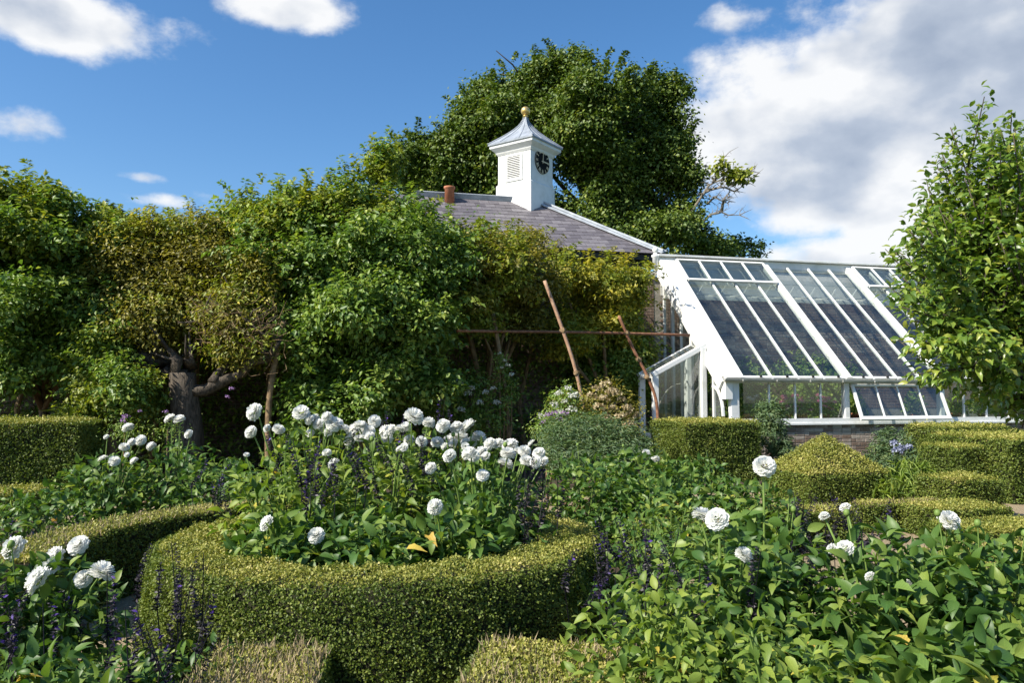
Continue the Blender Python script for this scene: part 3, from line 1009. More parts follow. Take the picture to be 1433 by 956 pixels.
for sx, sy in ((-1, -1), (1, -1), (1, 1), (-1, 1)):
    MB().tube([(sx * a, sy * a, z + 0.012) for a, z in prof[1:]], 0.022, 6).build('hip_roll', M['leadroof'], capo)
for k, (fx, fy) in enumerate(((0, -1), (1, 0))):
    for s in (-0.42, 0.42):
        MB().tube([(fx * a + (s * a if fx == 0 else 0), fy * a + (s * a if fy == 0 else 0), z + 0.006) for a, z in prof[2:]], 0.014, 6).build('seam_roll', M['leadroof'], capo)
fb = MB()
fb.lathe([(0.06, 0), (0.05, 0.05), (0.085, 0.07), (0.085, 0.09), (0.04, 0.11)], 14, (0, 0, zt - 0.02))
fb.ball((0, 0, zt + 0.22), 0.145, 18, 12)
fb.build('gilt_ball', M['gold'], cu, smooth=True)
# louvre on the -y face
lx0, lx1 = -hs + 0.37, -hs + 0.37 + 0.47
lz0, lz1 = zz(243.5), zz(214)
lv_ = MB()
lv_.box(lx0 - .09, lx1 + .09, -hs - 0.03, -hs - 0.002, lz0 - .12, lz0 - .02)
lv_.box(lx0 - .09, lx1 + .09, -hs - 0.03, -hs - 0.002, lz1, lz1 + .06)
lv_.box(lx0 - .09, lx0, -hs - 0.031, -hs - 0.003, lz0 - .02, lz1)
lv_.box(lx1, lx1 + .09, -hs - 0.031, -hs - 0.003, lz0 - .02, lz1)
lvo = lv_.build('louvre_frame', PT, cu)
MB().box(lx0, lx1, -hs - 0.004, -hs - 0.002, lz0 - .02, lz1).build('louvre_back', M['render'], lvo)
for k in range(12):
    z = lz0 + (lz1 - lz0) * (k + 0.1) / 12
    MB().add([(lx0 + .004, -hs - 0.026, z), (lx1 - .004, -hs - 0.026, z), (lx1 - .004, -hs - 0.008, z + 0.012), (lx0 + .004, -hs - 0.008, z + 0.012),
              (lx0 + .004, -hs - 0.026, z + .018), (lx1 - .004, -hs - 0.026, z + .018), (lx1 - .004, -hs - 0.008, z + 0.030), (lx0 + .004, -hs - 0.008, z + 0.030)],
             [(0, 1, 2, 3), (7, 6, 5, 4), (0, 4, 5, 1), (3, 2, 6, 7)]).build('slat', PT, lvo)
# clock on the +x face
ck = P(757, 231, cY)
kz = ck.z - zb
kr = 0.385
dial = MB()
nn = 40
dial.add([(hs + 0.03, kr * math.cos(2 * math.pi * i / nn), kz + kr * math.sin(2 * math.pi * i / nn)) for i in range(nn)] + [(hs + 0.001, kr * math.cos(2 * math.pi * i / nn), kz + kr * math.sin(2 * math.pi * i / nn)) for i in range(nn)],
         [tuple(range(nn))] + [((i + 1) % nn, i, i + nn, (i + 1) % nn + nn) for i in range(nn)])
dobj = dial.build('clock_dial', M['dial'], cu)
rg = MB()
for a in range(nn):
    t0, t1 = 2 * math.pi * a / nn, 2 * math.pi * (a + 1) / nn
    rg.add([(hs + 0.034, r * math.cos(t), kz + r * math.sin(t)) for t, r in ((t0, kr), (t1, kr), (t1, kr - 0.012), (t0, kr - 0.012))], [(0, 1, 2, 3)])
rg.build('dial_ring', M['gilt'], dobj)
NUM = ['XII', 'I', 'II', 'III', 'IIII', 'V', 'VI', 'VII', 'VIII', 'IX', 'X', 'XI']
for h, s_ in enumerate(NUM):
    th = math.pi / 2 - h * math.pi / 6
    e_r = V((0, math.cos(th), math.sin(th)))
    e_t = V((0, math.sin(th), -math.cos(th)))                # clockwise
    wid = {'I': 0.022, 'V': 0.05, 'X': 0.05}
    W_ = sum(wid[c] for c in s_)
    x = -W_ / 2
    nb = MB()
    c0 = V((hs + 0.036, 0, kz))

    def stroke(xa, ra, xb, rb_, w=0.013):
        nb.beam(c0 + e_t * xa + e_r * ra, c0 + e_t * xb + e_r * rb_, w, 0.006, (1, 0, 0))
    r0, r1 = kr * 0.66, kr * 0.93
    for c in s_:
        w = wid[c]
        if c == 'I':
            stroke(x + w / 2, r0, x + w / 2, r1)
        elif c == 'V':
            stroke(x + 0.008, r1, x + w / 2, r0)
            stroke(x + w - 0.008, r1, x + w / 2, r0, 0.008)
        else:
            stroke(x + 0.008, r1, x + w - 0.008, r0)
            stroke(x + w - 0.008, r1, x + 0.008, r0, 0.008)
        x += w
    nb.build('numeral', M['gilt'], dobj)


def hand(name, h, r, w):
    th = math.pi / 2 - h * math.pi / 6
    e_r = V((0, math.cos(th), math.sin(th)))
    c0 = V((hs + 0.048, 0, kz))
    MB().beam(c0 - e_r * 0.06, c0 + e_r * r, w, 0.008, (1, 0, 0)).build(name, M['gilt'], dobj)


hand('minute_hand', 0.15, kr * 0.85, 0.024)
hand('hour_hand', 3.0, kr * 0.6, 0.034)

# ------------------------------------------------------------------ oak behind the roof
oak_b = [(600, 228, 58, 42), (670, 170, 50, 40), (660, 240, 55, 45), (740, 118, 58, 42), (800, 105, 56, 38), (858, 142, 58, 46), (925, 142, 40, 38), (918, 205, 55, 52),
         (830, 205, 75, 55), (765, 175, 55, 45), (950, 245, 32, 36), (890, 275, 75, 55), (948, 308, 30, 30), (1036, 348, 25, 12), (835, 300, 65, 45), (920, 335, 65, 32), (990, 350, 36, 18),
         (563, 222, 24, 22), (700, 160, 58, 46), (770, 125, 58, 42), (640, 205, 55, 42), (820, 160, 75, 55), (890, 225, 66, 55), (585, 245, 36, 26), (610, 260, 50, 30), (710, 235, 50, 50), (720, 300, 70, 40)]
oy = 45.0
blobs = [pblob(px, py, oy + random.uniform(-2.5, 2.5), rx, ry, rx * oy / F * 0.95) for px, py, rx, ry in oak_b]
ob = P(880, 560, oy)
oak = empty('oak_tree', (ob.x, ob.y, 0), label='tall spreading oak with dark crown and bare limbs behind the clock turret', cat='tree')


def local(o, pts):
    return [V(p) - o.location for p in pts]


tr = MB()
base = V((ob.x, oy, 0))
fork = P(875, 370, oy)
tr.tube(local(oak, [base, base + V((0.1, 0, 2.5)), fork + V((0, 0, -1.2)), fork]), [0.85, 0.62, 0.5, 0.42], 10, 0.08)
for c, r in blobs:
    c = V(c)
    mid = fork.lerp(c, 0.5) + V((random.uniform(-.5, .5), 0, -0.4 + random.uniform(-.3, .5)))
    tr.tube(local(oak, [fork, fork.lerp(mid, .5) + V((random.uniform(-.3, .3), 0, .1)), mid, c]), [0.30, 0.2, 0.13, 0.06], 6, 0.05)
    for k in range(4):
        e = c + V((random.uniform(-1, 1) * r[0], random.uniform(-1, 1) * r[1], random.uniform(-.6, 1) * r[2])) * 0.9
        tr.tube(local(oak, [mid.lerp(c, .7), c.lerp(e, .5) + V((0, 0, .2)), e]), [0.08, 0.05, 0.02], 5)
tr.build('trunk', M['bark'], oak, smooth=True)
dead = MB()
for path in ([(925, 352), (950, 322), (985, 270), (1000, 255), (1015, 245), (1048, 240), (1052, 250)], [(1000, 255), (1002, 232), (1012, 222)], [(960, 330), (995, 300), (1010, 297), (1035, 301)],
             [(985, 270), (1008, 262), (1028, 268), (1042, 258)], [(1010, 297), (1012, 280), (1020, 270)], [(990, 285), (1000, 275), (1018, 284)]):
    pts = [P(a, b, oy - 1.2 - (0.8 if i_ else 0)) for i_, (a, b) in enumerate(path)]
    pp = []
    for a, b in zip(pts[:-1], pts[1:]):
        pp += [a, a.lerp(b, .5) + V((random.uniform(-.12, .12), 0, random.uniform(-.12, .12)))]
    pp.append(pts[-1])
    dead.tube(local(oak, pp), list(np.linspace(0.085, 0.018, len(pp))), 6)
    for q in pp[1:]:
        for k in range(3):
            e_ = q + V((random.uniform(-.5, .8), random.uniform(-.4, .4), random.uniform(-.3, .6)))
            m_ = q.lerp(e_, .5) + V((random.uniform(-.12, .12), 0, random.uniform(-.12, .12)))
            dead.tube(local(oak, [q, m_, e_]), [0.03, 0.02, 0.008], 4)
            dead.tube(local(oak, [m_, m_ + V((random.uniform(-.3, .4), 0, random.uniform(-.2, .4)))]), [0.015, 0.006], 4)
dead.build('dead_branch', M['deadwood'], oak, label='bare dead limb')


def cloud_part(name, root, mat, blobs, n_clump, per, cr, L, W, T=T4, lj=0.3, lump=0, lf=0.42, core=0.8, shoots=0, sl=0.4, **k):
    use = lumps(blobs, lump, lf, core) if lump else blobs
    pos, D, Nn, ti = blob_cloud(use, n_clump, per, cr, **k)
    if shoots:
        a = sprays(use, shoots, sl, L)
        up = [b for b in blobs if b[0][2] + b[1][2] > 4.3]
        if up:
            a2 = sprays(up, shoots // 6 + 10, sl * 1.4, L, zmin=0.3, rise_=1.5)
            a = [np.concatenate(q) for q in zip(a, a2)]
        pos, D, Nn, ti = (np.concatenate(q) for q in zip((pos, D, Nn, ti), a))
    pos = pos - np.array(root.location)
    m = len(pos)
    L = L * (1 + lj * rng.uniform(-1, 1, m))
    me = leaves_mesh(name, pos, D, Nn, L, L * (W), ti, T)
    return link(name, me, root, mat, kind='stuff')


cloud_part('crown', oak, M['oak'], blobs, 9200, 24, 0.40, 0.22, 0.66, shell=(0.35, 1.2), rej=0.45, lump=12, lf=0.30, core=0.42, shoots=900, sl=1.1)
tuft = [pblob(a, b, oy - 2.0, 9, 7, 0.4) for a, b in ((1008, 233), (1040, 247), (1030, 243))]
cloud_part('foliage', oak, M['olive'], tuft, 60, 8, 0.25, 0.3, 0.6)

con = P(150, 560, 70)
cn = empty('conifer_tree', (con.x, con.y, 0), label='dark conifer top showing far beyond the climbers', cat='tree')
MB().tube([(0, 0, 0), (0, 0, P(150, 296, 70).z)], [0.4, 0.05], 8).build('trunk', M['bark'], cn)
cloud_part('crown', cn, M['conifer'], [pblob(150, 305, 70, 18, 14, 1.2), pblob(140, 330, 70, 30, 20, 2)], 500, 12, 0.3, 0.5, 0.5)

# ------------------------------------------------------------------ climbers over the garden wall


def climber(name, label, cat, mats, blobs, base_px, n, L, W=0.55, trunk=True, per=16, cr=0.17, **k):
    bl = [pblob(*b) for b in blobs]
    b0 = P(base_px[0], 560, base_px[1])
    root = empty(name, (b0.x, b0.y, 0), label=label, cat=cat)
    if trunk:
        t = MB()
        hub = V((b0.x, b0.y, 1.3))
        t.tube(local(root, [(b0.x, b0.y, 0), (b0.x + .06, b0.y, .6), hub]), [0.09, 0.07, 0.06], 7, 0.1)
        for c, r in bl:
            c = V(c)
            m_ = hub.lerp(c, .5) + V((random.uniform(-.3, .3), random.uniform(-.2, .3), random.uniform(0, .3)))
            t.tube(local(root, [hub, m_, c]), [0.05, 0.035, 0.015], 6)
        t.build('trunk', M['vinewood'], root, smooth=True)
    for i, (mat, share, sub) in enumerate(mats):
        use = [bl[j] for j in sub] if sub else bl
        cloud_part('crown' if i == 0 else 'foliage', root, M[mat], use, int(n * share * 1.25), per, cr * 0.75, L * 1.15, W, lj=0.5, lump=10, lf=0.33, core=0.55, shoots=int(n * share * 0.2), sl=0.62, **k)
    return root


climber('climbing_rose', 'big leafy green climber at the end of the hedge block with sunlit upper shoots', 'climber',
        [('green', 0.85, None), ('olive', 0.25, (0, 1, 6, 7, 8))],
        [(20, 330, 13.3, 75, 62, 1.2), (95, 360, 13.6, 65, 52, 1.1), (30, 430, 12.9, 75, 60, 1.2), (105, 430, 13.1, 60, 55, 1.1), (10, 505, 12.7, 50, 45, 0.9), (85, 495, 13.3, 55, 35, 0.9),
         (12, 265, 13.2, 14, 26, .3), (75, 290, 13.4, 25, 22, .4), (125, 318, 13.6, 18, 16, .3), (160, 370, 13.8, 40, 50, .8), (-50, 400, 13, 60, 140, 1.2)],
        (60, 13.6), 2300, 0.085)
climber('light_green_shrub', 'upright pale green shrub growing in the gap beside the gnarled trunk', 'shrub', [('green', 0.7, None), ('olive', 0.3, None)],
        [(145, 490, 12.6, 32, 36, .45), (165, 545, 12.3, 42, 42, .5), (130, 545, 12.5, 32, 46, .45), (200, 560, 12.6, 20, 30, .4)], (155, 12.5), 800, 0.06, cr=0.12)
climber('central_climber', 'broad mound of glossy green climber with hanging pods in the middle of the wall', 'climber', [('green', 0.9, None), ('olive', 0.45, (0, 1, 2, 3, 4, 5, 6, 7))],
        [(385, 326, 14.8, 56, 40, 1), (455, 318, 15, 66, 42, 1), (505, 305, 15.2, 48, 36, .9), (533, 236, 15.3, 13, 34, .3), (485, 262, 15.2, 12, 18, .3), (345, 290, 14.9, 14, 14, .3), (560, 320, 15.2, 40, 36, .9), (418, 280, 14.9, 20, 14, .3), (380, 390, 14, 50, 50, 1), (450, 390, 13.9, 66, 58, 1),
         (540, 370, 14.2, 76, 64, 1.1), (612, 370, 14.6, 55, 55, 1), (432, 475, 13.7, 52, 52, .9), (512, 460, 13.7, 72, 58, 1), (590, 450, 14.2, 58, 50, .9), (455, 548, 13.6, 50, 42, .7), (530, 545, 13.6, 66, 46, .7), (592, 528, 14, 44, 42, .6), (335, 322, 14.9, 40, 30, .8), (480, 590, 13.2, 70, 25, .5), (425, 590, 13.2, 30, 30, .4)],
        (500, 14.6), 4000, 0.085)
climber('fading_wisteria', 'brown and yellow fading climber with trailing shoots reaching over the slate roof', 'climber', [('brown', 0.75, None), ('olive', 0.4, (0, 1, 3, 4))],
        [(645, 350, 15.8, 42, 26, .8), (700, 348, 17.5, 46, 14, .7), (742, 337, 19.5, 28, 6, .5), (690, 385, 15.5, 58, 46, .9), (660, 430, 15.2, 42, 42, .8), (742, 400, 16, 40, 32, .8), (600, 342, 15.6, 30, 22, .7), (725, 440, 16.2, 40, 30, .6), (745, 362, 18.0, 40, 12, .5)],
        (680, 16.2), 1700, 0.075)
climber('yellow_wisteria', 'yellow leaved climber hanging beside the glasshouse gable above the rusty hoops', 'climber', [('yellow', 0.55, (0, 1, 2, 3)), ('olive', 0.4, None), ('green', 0.3, (4, 5, 6))],
        [(832, 402, 17.2, 42, 28, .7), (876, 405, 17.9, 28, 24, .45), (850, 448, 17.4, 44, 34, .6), (800, 470, 16.8, 30, 36, .6), (890, 480, 17.9, 22, 42, .4), (840, 520, 17.6, 55, 50, .5), (880, 550, 17.9, 30, 45, .4), (785, 385, 17, 28, 22, .6)],
        (850, 17.3), 1350, 0.075)

# tangle added between the climbers and the wall to keep that space in shade
iv = empty('wall_shade_ivy', GH + BX * (GD - 0.4) + AX * -6, label='dark tangle of climber stems and leaves added to shade the old wall', cat='climber')
ib = []
for L_ in np.arange(-16.5, -0.4, 0.95):
    for z_ in (0.5, 1.5, 2.5, 3.3):
        ib.append((tuple(GH + AX * float(L_) + BX * (GD - 0.35) + V((0, 0, z_))), (0.7, 0.38, 0.7)))
    if L_ < -4.5:
        for dy, z_ in ((0.3, 4.3), (1.0, 4.5), (1.7, 4.6)):
            ib.append((tuple(GH + AX * float(L_) + BX * (GD - dy) + V((0, 0, z_ + random.uniform(-.2, .2)))), (0.75, 0.6, 0.5)))
cloud_part('crown', iv, M['green'], ib, 4200, 14, 0.2, 0.10, 0.6)
for L_ in np.arange(-15, -0.5, 1.15):
    p0 = GH + AX * float(L_ + random.uniform(-.3, .3)) + BX * (GD - 0.5)
    MB().tube(local(iv, [p0, p0 + V((random.uniform(-.2, .2), -.1, 1.3)), p0 + V((random.uniform(-.4, .4), -.2, 2.6)), p0 + V((random.uniform(-.5, .5), -.5, 4.2))]), [.06, .05, .04, .02], 7, .1).build('stem', M['vinewood'], iv)

# the old gnarled tree
gb = P(258, 600, 12.8)
gt = empty('gnarled_tree', (gb.x, gb.y, 0), label='old gnarled tree with thick grey forked trunk and fading yellow brown crown', cat='tree')


def G_(px, py, Y=12.8):
    return P(px, py, Y)


tk = MB()
tk.tube(local(gt, [V((gb.x, gb.y, 0)), G_(259, 610), G_(258, 575), G_(256, 545), G_(256, 522)]), [0.33, 0.27, 0.235, 0.24, 0.20], 14, 0.16)
br_paths = [([(250, 540), (238, 522), (228, 510), (205, 500), (170, 492), (140, 490)], 0.13, 13.0), ([(256, 525), (250, 505), (240, 490)], 0.12, 12.7), ([(258, 530), (266, 505), (285, 480), (290, 455)], 0.12, 12.9),
            ([(262, 550), (300, 538), (340, 520), (375, 500), (395, 470)], 0.105, 12.7), ([(300, 538), (315, 500), (318, 470)], 0.08, 12.8), ([(340, 520), (350, 490), (345, 460)], 0.07, 12.7),
            ([(228, 510), (215, 480), (222, 450)], 0.08, 13.0), ([(205, 500), (160, 500), (130, 480), (115, 495)], 0.06, 12.9), ([(375, 500), (360, 470), (340, 440)], 0.05, 12.7), ([(285, 480), (310, 440), (318, 405)], 0.05, 13)]
for path, r0, Y in br_paths:
    path = [path[0]] + [q for a_, b_ in zip(path[:-1], path[1:]) for q in (((a_[0] + b_[0]) / 2 + random.uniform(-6, 6), (a_[1] + b_[1]) / 2 + random.uniform(-7, 7)), b_)]
    pts = [G_(a, b, Y) + V((random.uniform(-.05, .05), random.uniform(-.15, .15), random.uniform(-.05, .05))) for a, b in path]
    tk.tube(local(gt, pts), [q * random.uniform(.85, 1.2) for q in np.linspace(r0, r0 * 0.3, len(pts))], 9, 0.2)
    for q in pts[2:]:
        e_ = q + V((random.uniform(-.5, .5), random.uniform(-.3, .2), random.uniform(.1, .6)))
        tk.tube(local(gt, [q, q.lerp(e_, .5) + V((random.uniform(-.1, .1), 0, random.uniform(-.1, .1))), e_]), [r0 * .3, r0 * .2, r0 * .08], 6, .1)
tk.build('trunk', M['bark'], gt, smooth=True)
tw = MB()
for k in range(190):
    q_ = random.random()
    a = G_(285 + 110 * q_ + random.uniform(-22, 12), 440 + 70 * q_ * random.random() + random.uniform(-20, 45) * (1 - .4 * q_), random.uniform(12.3, 13))
    d = V((random.uniform(-1, 1), random.uniform(-.5, .5), random.uniform(-.2, 1))).normalized() * random.uniform(.15, .5)
    j_ = lambda: V((random.uniform(-.06, .06), random.uniform(-.06, .06), random.uniform(-.06, .06)))
    tw.tube(local(gt, [a, a + d * .35 + j_(), a + d * .7 + j_(), a + d + j_()]), [0.006, 0.005, 0.004, 0.002], 4)
tw.build('twigs', M['vinewood'], gt, kind='stuff')
gbl = [(190, 346, 14.2, 62, 28, 1), (250, 342, 14.4, 72, 30, 1), (312, 334, 14.6, 55, 30, 1), (210, 385, 14, 72, 42, 1), (290, 385, 14.1, 62, 48, 1), (165, 410, 13.6, 42, 50, .9), (245, 435, 13.4, 72, 38, .9), (325, 440, 13.2, 50, 36, .7), (355, 400, 13.6, 40, 45, .7), (200, 455, 13.1, 45, 26, .7), (340, 480, 12.9, 45, 26, .5)]
gb3 = [pblob(*b) for b in gbl]
cloud_part('crown', gt, M['brown'], gb3, 2600, 16, 0.14, 0.075, 0.5, lump=8, shoots=350, sl=0.4)
cloud_part('foliage', gt, M['olive'], gb3[:3] + gb3[6:9] + gb3[10:], 1000, 16, 0.14, 0.08, 0.5, lump=8, shoots=200, sl=0.45)
cloud_part('yellow_leaves', gt, M['yellow'], gb3[:2] + gb3[7:9] + gb3[10:], 380, 16, 0.12, 0.08, 0.5, lump=8, shoots=120, sl=0.4)

# rusty hoop pergola
pg = empty('iron_pergola', P(770, 560, 16.2) * V((1, 1, 0)) if False else V((P(770, 560, 16.2).x, 16.2, 0)), label='rusty iron tunnel frame of bent hoops joined by a long crossbar', cat='pergola')


def bent(path, Y0, Y1, r, mat, name='hoop'):
    n = len(path)
    pts = [P(a, b, Y0 + (Y1 - Y0) * i / (n - 1)) for i, (a, b) in enumerate(path)]
    dense = []
    for i in range(n - 1):                                    # Catmull-Rom through the points
        p0, p1, p2, p3 = pts[max(i - 1, 0)], pts[i], pts[i + 1], pts[min(i + 2, n - 1)]
        for t in np.linspace(0, 1, 5, endpoint=False):
            dense.append(0.5 * ((2 * p1) + (p2 - p0) * t + (2 * p0 - 5 * p1 + 4 * p2 - p3) * t * t + (3 * p1 - p0 - 3 * p2 + p3) * t ** 3))
    dense.append(pts[-1])
    return MB().tube(local(pg, dense), r, 8).build(name, M[mat], pg, smooth=True)


bent([(640, 463), (700, 464), (800, 465), (965, 469)], 13.8, 16.7, 0.028, 'rust', 'crossbar')
bent([(762, 393), (785, 455), (806, 520), (818, 586), (819, 650)], 14.4, 14.2, 0.035, 'rustpale')
bent([(866, 442), (884, 484), (905, 525), (918, 560), (921, 600), (922, 650)], 16.2, 16.05, 0.034, 'rust')
bent([(690, 440), (697, 480), (706, 540), (712, 600), (712, 650)], 14.8, 14.6, 0.04, 'vinewood')
bent([(601, 480), (602, 530), (602, 580), (602, 650)], 15.3, 15.0, 0.03, 'vinewood')
bent([(397, 450), (388, 490), (378, 550), (375, 600), (375, 650)], 13.0, 12.6, 0.05, 'vinewood')

for px, py, Y in ((787, 462, 14.35), (712, 560, 14.65), (806, 522, 14.3), (893, 503, 16.15), (905, 528, 16.12), (876, 466, 16.2)):
    c_ = P(px, py, Y)
    MB().tube(local(pg, [c_ + V((-.015, 0, -.04)), c_ + V((.01, -.005, 0)), c_ + V((.02, 0, .04))]), [.05, .056, .05], 8, .25).build('wire_tie', M['vinewood'], pg)

# ------------------------------------------------------------------ clipped hedges


def hedge_leaves(root, pos, nor, size, mat, name='foliage', tint=None):
    n = len(pos)
    w_ = pos - np.array(root.location)
    gap = np.sin(w_[:, 0] * 31 + w_[:, 2] * 37) * np.sin(w_[:, 1] * 29 - w_[:, 2] * 23 + 1.1) + 0.6 * np.sin(w_[:, 0] * 71 + w_[:, 1] * 63) * np.sin(w_[:, 2] * 83)
    keep = (gap < 0.55) | (rng.random(n) < 0.35)
    pos, nor = pos[keep], nor[keep]
    n = len(pos)
    pos = pos + nor * (rng.normal(size=(n, 1)) * size * 0.5 + size * 1.1 * (rng.random((n, 1)) < 0.05))
    Nn = nrm(nor * 0.75 + rng.normal(size=(n, 3)) * 0.5 + np.array([0, 0, .15]))
    D = rng.normal(size=(n, 3)) + nor * 0.7
    L = size * rng.uniform(0.6, 1.15, n)
    # patches of older and younger growth
    q = np.sin(pos[:, 0] * 9 + 1.3) * np.cos(pos[:, 2] * 11 + pos[:, 1] * 7) * 0.15 + np.sin(pos[:, 0] * 3.1 + 0.4) * np.cos(pos[:, 1] * 2.7 + pos[:, 2] * 3.3) * 0.12
    ti = np.clip(rng.random(n) * 0.75 + 0.12 + q, 0, 1)
    me = leaves_mesh(name, pos - np.array(root.location), D, Nn, L, L * 0.7, ti)
    return link(name, me, root, M[mat], kind='stuff')


def twig_tops(root, pts, h):
    n = len(pts)
    D = nrm(rng.normal(size=(n, 3)) * 0.28 + np.array([0, 0, 1]))
    Nn = nrm(rng.normal(size=(n, 3)) * np.array([1, 1, .1]))
    L = h * rng.uniform(.5, 1.3, n)
    me = leaves_mesh('cut_twigs', pts - np.array(root.location), D, Nn, L, 0.0055, rng.random(n), TL)
    return link('cut_twigs', me, root, M['twig'], kind='stuff')


def box_hedge(label, c, w, d, h, size, rzl=GA, name='box_hedge', group=None, twigs=0, roof=0.0, dens=2.6, topmat='boxclip', z0=0.0, twh=0.07):
    """c = front left corner on the ground; local x = width, y = depth"""
    root = empty(name, (c[0], c[1], 0), 0, label=label, cat='hedge', group=group)
    ca, sa = math.cos(rzl), math.sin(rzl)
    Rm = np.array([[ca, -sa, 0], [sa, ca, 0], [0, 0, 1]])
    i = 0.025
    body = MB()
    if roof:
        vs = [(i, i, z0), (w - i, i, z0), (w - i, d - i, z0), (i, d - i, z0), (i, i, h - i), (w - i, i, h - i), (w - i, d - i, h - i), (i, d - i, h - i), (w / 2, d / 2, h + roof - i)]
        fs = [(0, 1, 5, 4), (1, 2, 6, 5), (2, 3, 7, 6), (3, 0, 4, 7), (4, 5, 8), (5, 6, 8), (6, 7, 8), (7, 4, 8)]
    else:
        vs = [(i, i, z0), (w - i, i, z0), (w - i, d - i, z0), (i, d - i, z0), (i, i, h - i), (w - i, i, h - i), (w - i, d - i, h - i), (i, d - i, h - i)]
        fs = [(4, 5, 6, 7), (0, 1, 5, 4), (1, 2, 6, 5), (2, 3, 7, 6), (3, 0, 4, 7)]
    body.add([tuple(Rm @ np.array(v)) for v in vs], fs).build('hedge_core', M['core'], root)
    la = 0.5 * size * size * 0.7
    def faces(area):
        return max(20, int(area / la * dens))
    ps, ns = [], []
    for nx, ny, ln in ((0, -1, w), (1, 0, d), (-1, 0, d), (0, 1, w)):
        if ny == 1:
            n = faces(ln * (h - z0) * 0.3)
        else:
            n = faces(ln * (h - z0))
        t, z = rng.random(n), z0 + (h - z0) * rng.random(n)
        if ny:
            p = np.stack([t * w, np.full(n, 0.0 if ny < 0 else d), z], 1)
        else:
            p = np.stack([np.full(n, w if nx > 0 else 0.0), t * d, z], 1)
        # slightly wavy clipped faces
        wav = 0.018 * np.sin(p[:, 0] * 5 + p[:, 1] * 4 + 2) * np.cos(z * 6)
        p += np.array([nx, ny, 0]) * wav[:, None]
        ps.append(p)
        ns.append(np.tile(np.array([nx, ny, 0.0]), (n, 1)))
    p, nn_ = np.concatenate(ps) @ Rm.T, np.concatenate(ns) @ Rm.T
    hedge_leaves(root, p + np.array(root.location), nn_, size, 'box')
    n = faces(w * d * (1.3 if roof else 1))
    p = np.stack([rng.random(n) * w, rng.random(n) * d, np.zeros(n)], 1)
    if roof:
        u = np.minimum(np.minimum(p[:, 0], w - p[:, 0]) / (w / 2), np.minimum(p[:, 1], d - p[:, 1]) / (d / 2))
        p[:, 2] = h + roof * u
        nn_ = np.zeros((n, 3))
        fx = np.where(np.minimum(p[:, 0], w - p[:, 0]) / w < np.minimum(p[:, 1], d - p[:, 1]) / d, 1, 0)
        nn_[:, 0] = np.where(fx == 1, np.where(p[:, 0] < w / 2, -1, 1) * roof / (w / 2), 0)
        nn_[:, 1] = np.where(fx == 0, np.where(p[:, 1] < d / 2, -1, 1) * roof / (d / 2), 0)
        nn_[:, 2] = 1
        nn_ = nrm(nn_)
    else:
        e = np.minimum(np.minimum(p[:, 0], w - p[:, 0]), np.minimum(p[:, 1], d - p[:, 1]))
        p[:, 2] = h - 0.03 * np.exp(-e / 0.02) + 0.012 * np.sin(p[:, 0] * 7) * np.cos(p[:, 1] * 6)
        nn_ = np.tile(np.array([0, 0, 1.0]), (n, 1))
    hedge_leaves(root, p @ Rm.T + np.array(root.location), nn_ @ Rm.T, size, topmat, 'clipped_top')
    if twigs:
        p = np.stack([rng.random(twigs) * w, rng.random(twigs) * d, np.full(twigs, h - 0.03)], 1) @ Rm.T + np.array(root.location)
        twig_tops(root, p, twh)
    return root


def corner(px, Y):
    return ((px - CX) / F * Y, Y)


def off(c, a, b):
    v = V((c[0], c[1], 0)) + AX * a + BX * b
    return (v.x, v.y)


# the round hedge
rh = empty('round_hedge', CC, label='round clipped box hedge ringing the bed of white dahlias', cat='hedge')
bd = MB()
nn = 64
prof = [(RO + 0.05, 0.0), (RO + 0.01, 0.35), (RO - 0.03, HZ - 0.05), (RO - 0.06, HZ - 0.025), (RI + 0.06, HZ - 0.025), (RI + 0.03, HZ - 0.06), (RI + 0.03, 0.0)]
vs = [(r * math.cos(2 * math.pi * k / nn), r * math.sin(2 * math.pi * k / nn), z) for r, z in prof for k in range(nn)]
bd.add(vs, [(i * nn + k, i * nn + (k + 1) % nn, (i + 1) * nn + (k + 1) % nn, (i + 1) * nn + k) for i in range(len(prof) - 1) for k in range(nn)])
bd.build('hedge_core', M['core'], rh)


def ring_pts(n, side):
    if side == 'out':
        # only the half that faces the garden path in front needs the full density
        th = np.concatenate([rng.uniform(math.pi * 0.93, math.pi * 2.07, int(n * 0.82)), rng.uniform(0.07 * math.pi, 0.93 * math.pi, n - int(n * 0.82))])
        z = rng.random(n) * HZ
        r = RO + 0.055 * (1 - z / HZ) + 0.02 + 0.02 * np.sin(th * 9 + z * 4) + 0.015 * np.sin(z * 17 + th * 23) - 0.03 * np.exp(-(HZ - z) / 0.03)
        nor = np.stack([np.cos(th), np.sin(th), np.full(n, 0.12)], 1)
    elif side == 'in':
        th = rng.random(n) * 2 * math.pi
        z = HZ * (0.35 + 0.65 * rng.random(n))
        r = np.full(n, RI)
        nor = np.stack([-np.cos(th), -np.sin(th), np.zeros(n)], 1)
    else:
        th = rng.random(n) * 2 * math.pi
        r = np.sqrt(rng.random(n) * (RO ** 2 - RI ** 2) + RI ** 2)
        z = HZ + 0.014 * np.sin(th * 13) * np.cos(r * 9) + 0.01 * np.sin(th * 31 + r * 20) - 0.03 * np.exp(-np.minimum(RO - r, r - RI) / 0.025)
        nor = np.stack([np.cos(th) * 0.05, np.sin(th) * 0.05, np.ones(n)], 1)
    p = np.stack([CC.x + r * np.cos(th), CC.y + r * np.sin(th), z], 1)
    return p, nor


